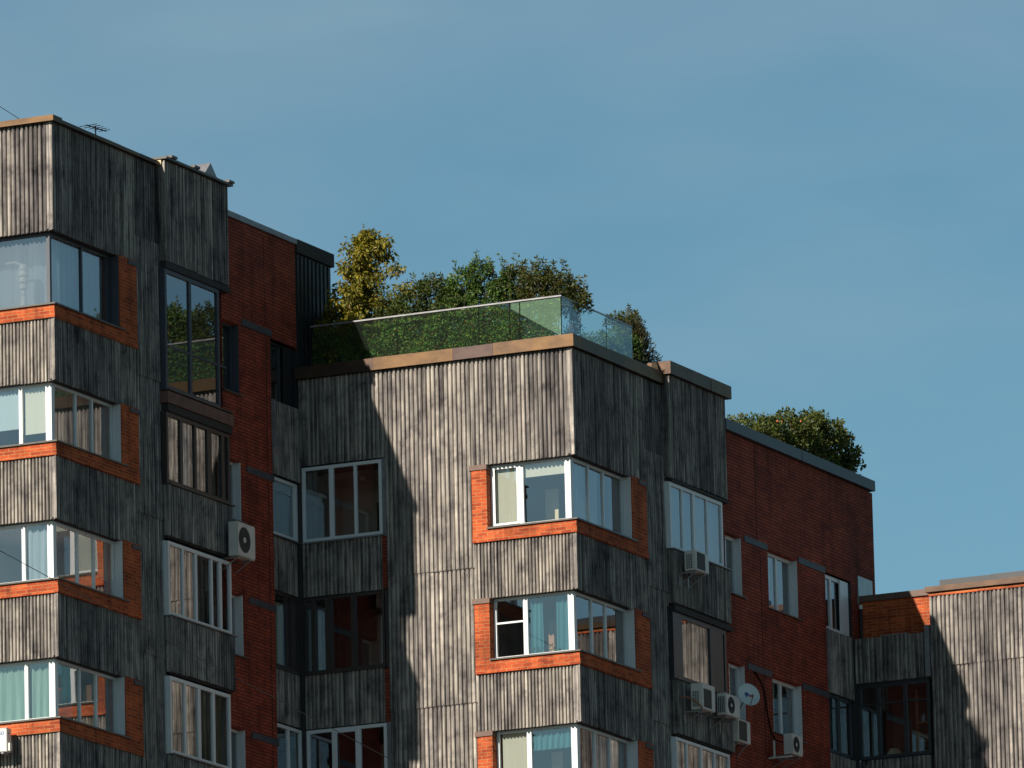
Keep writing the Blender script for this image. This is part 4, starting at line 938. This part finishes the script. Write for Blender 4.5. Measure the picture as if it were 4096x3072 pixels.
# conifer with upswept tips
t = thing('conifer', (-1.2, 6.05, 44.3), 'dark conifer with upswept tips right of the glass balustrade', 'conifer'); g = MB(); w = MB()
limb(w, (-1.2,6.05,44.3), (-1.2,6.05,45.95), .04, .008, 6, .01)
for i in range(130):
    v = random.random()**.8; z = 44.45+1.3*v; R = .18+1.12*(1-v)**1.1; a = random.uniform(0, 2*PI)
    e = Vector((-1.2+.5*R*math.cos(a), 6.05+R*math.sin(a), z+.20)); s = Vector((-1.2, 6.05, z-.05)); pp = limb(w, s, e, .008, .003, 4, .03)
    for q in pp[1:]:
        for _ in range(20): leaf(g, q+Vector((random.gauss(0,.05), random.gauss(0,.05), random.gauss(0,.04))), (e-s).normalized()*.8+Vector((random.gauss(0,.45), random.gauss(0,.45), random.uniform(.1,.7))), random.uniform(.06,.11), .22)
w.build('trunk', M['bark'], t); g.build('crown', LEAF['conifer'], t)
# clipped ivy hedge behind the glass
t = thing('ivy_hedge', (-3.4, .75, 44.2), 'long leafy hedge filling the glass balustrade from below', 'hedge'); g = MB()
MB().box((-6.6, .72, 44.2), (-.95, .95, 45.05)).build('planter_core', LEAF['dark'], t)
for _ in range(24000):
    x = random.uniform(-6.75, -.5); z = 44.25 + random.random()*1.12; y = .62 + .08*math.sin(x*7)*math.sin(z*6+x) + random.gauss(0,.05)
    if x > -.8 and random.random() < (x+.8)/.3: continue
    leaf(g, Vector((x, y, z)), Vector((random.gauss(0,.7), -.7+random.gauss(0,.4), random.gauss(-.1,.7))), random.uniform(.05,.09), .6)
g.build('foliage', LEAF['ivy'], t)
# rose bush on the roof behind the long brick wall
shrub('rose_bush', 'long rose bush with orange hips above the right brick parapet', (-.85, 14.7, 43.25), [(0,-3.1,1.05,.4,.8,.32,40), (0,-1.9,1.15,.45,.9,.42,60), (0,-.6,1.45,.45,.8,.5,64), (.05,.5,1.65,.45,.8,.55,70), (.05,1.5,1.75,.45,.75,.5,62), (.05,2.35,1.5,.45,.6,.48,44), (.05,2.85,1.1,.35,.42,.40,22), (.05,1.2,1.0,.4,1.6,.4,60)], LEAF['rose'], .10, 1., 22, 'rose bush', None, .2, 5, .5, .1, 60, 34)

# ================================================================== ground
g = MB(); g.add([(-3000,-3000,0),(3000,-3000,0),(3000,3000,0),(-3000,3000,0)], [(0,1,2,3)]); gr = g.build('ground', M['concrete']); gr['kind'] = 'structure'

# ================================================================== sun, sky, camera
sc = bpy.context.scene
d = Vector((.25, 1., -.60)).normalized()
sun = bpy.data.lights.new('sun', 'SUN'); sun.energy = 5.0; sun.angle = math.radians(.5); sun.color = (1., .91, .80)
so = bpy.data.objects.new('sun', sun); C.objects.link(so); so.rotation_euler = d.to_track_quat('-Z', 'Y').to_euler(); so.location = (-30, -120, 90)
w = bpy.data.worlds.new('World'); sc.world = w; w.use_nodes = True; n = w.node_tree.nodes; l = w.node_tree.links
sky = n.new('ShaderNodeTexSky'); sky.sky_type = 'NISHITA'; sky.sun_disc = False
sky.sun_elevation = math.asin(-d.z); sky.sun_rotation = math.atan2(-d.x, -d.y)
sky.air_density = 1.0; sky.dust_density = .3; sky.ozone_density = 2.0
bg = n['Background']; bg.inputs['Strength'].default_value = .051
tc = n.new('ShaderNodeTexCoord')
mp = n.new('ShaderNodeMapping'); mp.inputs['Scale'].default_value = (5, 5, 16); mp.inputs['Rotation'].default_value = (0, .5, 0); l.new(tc.outputs['Generated'], mp.inputs['Vector'])
cl = noise(n, l, mp.outputs[0], 1.7, 5, .5)
cf = ramp(n, l, cl, [(.40, (0,0,0)), (.70, (.55,.55,.55))])
tn = mixc(n, l, 1., sky.outputs[0], (.80, 1.10, 1.06), 'MULTIPLY')
mx = mixc(n, l, cf, tn, (4.1, 5.9, 6.9))
# added dimming of the unseen upper sky, weakens skylight on the shaded facades
sx = n.new('ShaderNodeSeparateXYZ'); l.new(tc.outputs['Generated'], sx.inputs[0])
mx = mixc(n, l, 1., mx, ramp(n, l, sx.outputs[2], [(.30, (1,1,1)), (.62, (.36,.34,.36))]), 'MULTIPLY')
l.new(mx, bg.inputs['Color'])

# fitted camera: long lens from the ground, about 200 m away
yaw, pitch, roll = 0.43902621, 0.20734782, -0.02360399
f = Vector((-math.sin(yaw)*math.cos(pitch), math.cos(yaw)*math.cos(pitch), math.sin(pitch)))
r0 = Vector((math.cos(yaw), math.sin(yaw), 0)); u0 = r0.cross(f)
r = r0*math.cos(roll) + u0*math.sin(roll); u = -r0*math.sin(roll) + u0*math.cos(roll)
cam = bpy.data.cameras.new('camera'); co = bpy.data.objects.new('camera', cam); C.objects.link(co)
m = Matrix((r, u, -f)).transposed().to_4x4(); m.translation = Vector((82.8338689, -179.61493628, 1.7)); co.matrix_world = m
cam.sensor_width = 36; cam.lens = 36000/4096*36; cam.clip_start = 1; cam.clip_end = 8000
sc.camera = co
sc.view_settings.view_transform = 'Standard'; sc.view_settings.look = 'None'; sc.view_settings.gamma = 1; sc.view_settings.exposure = .5
sc.cycles.transparent_max_bounces = 16; sc.cycles.max_bounces = 6
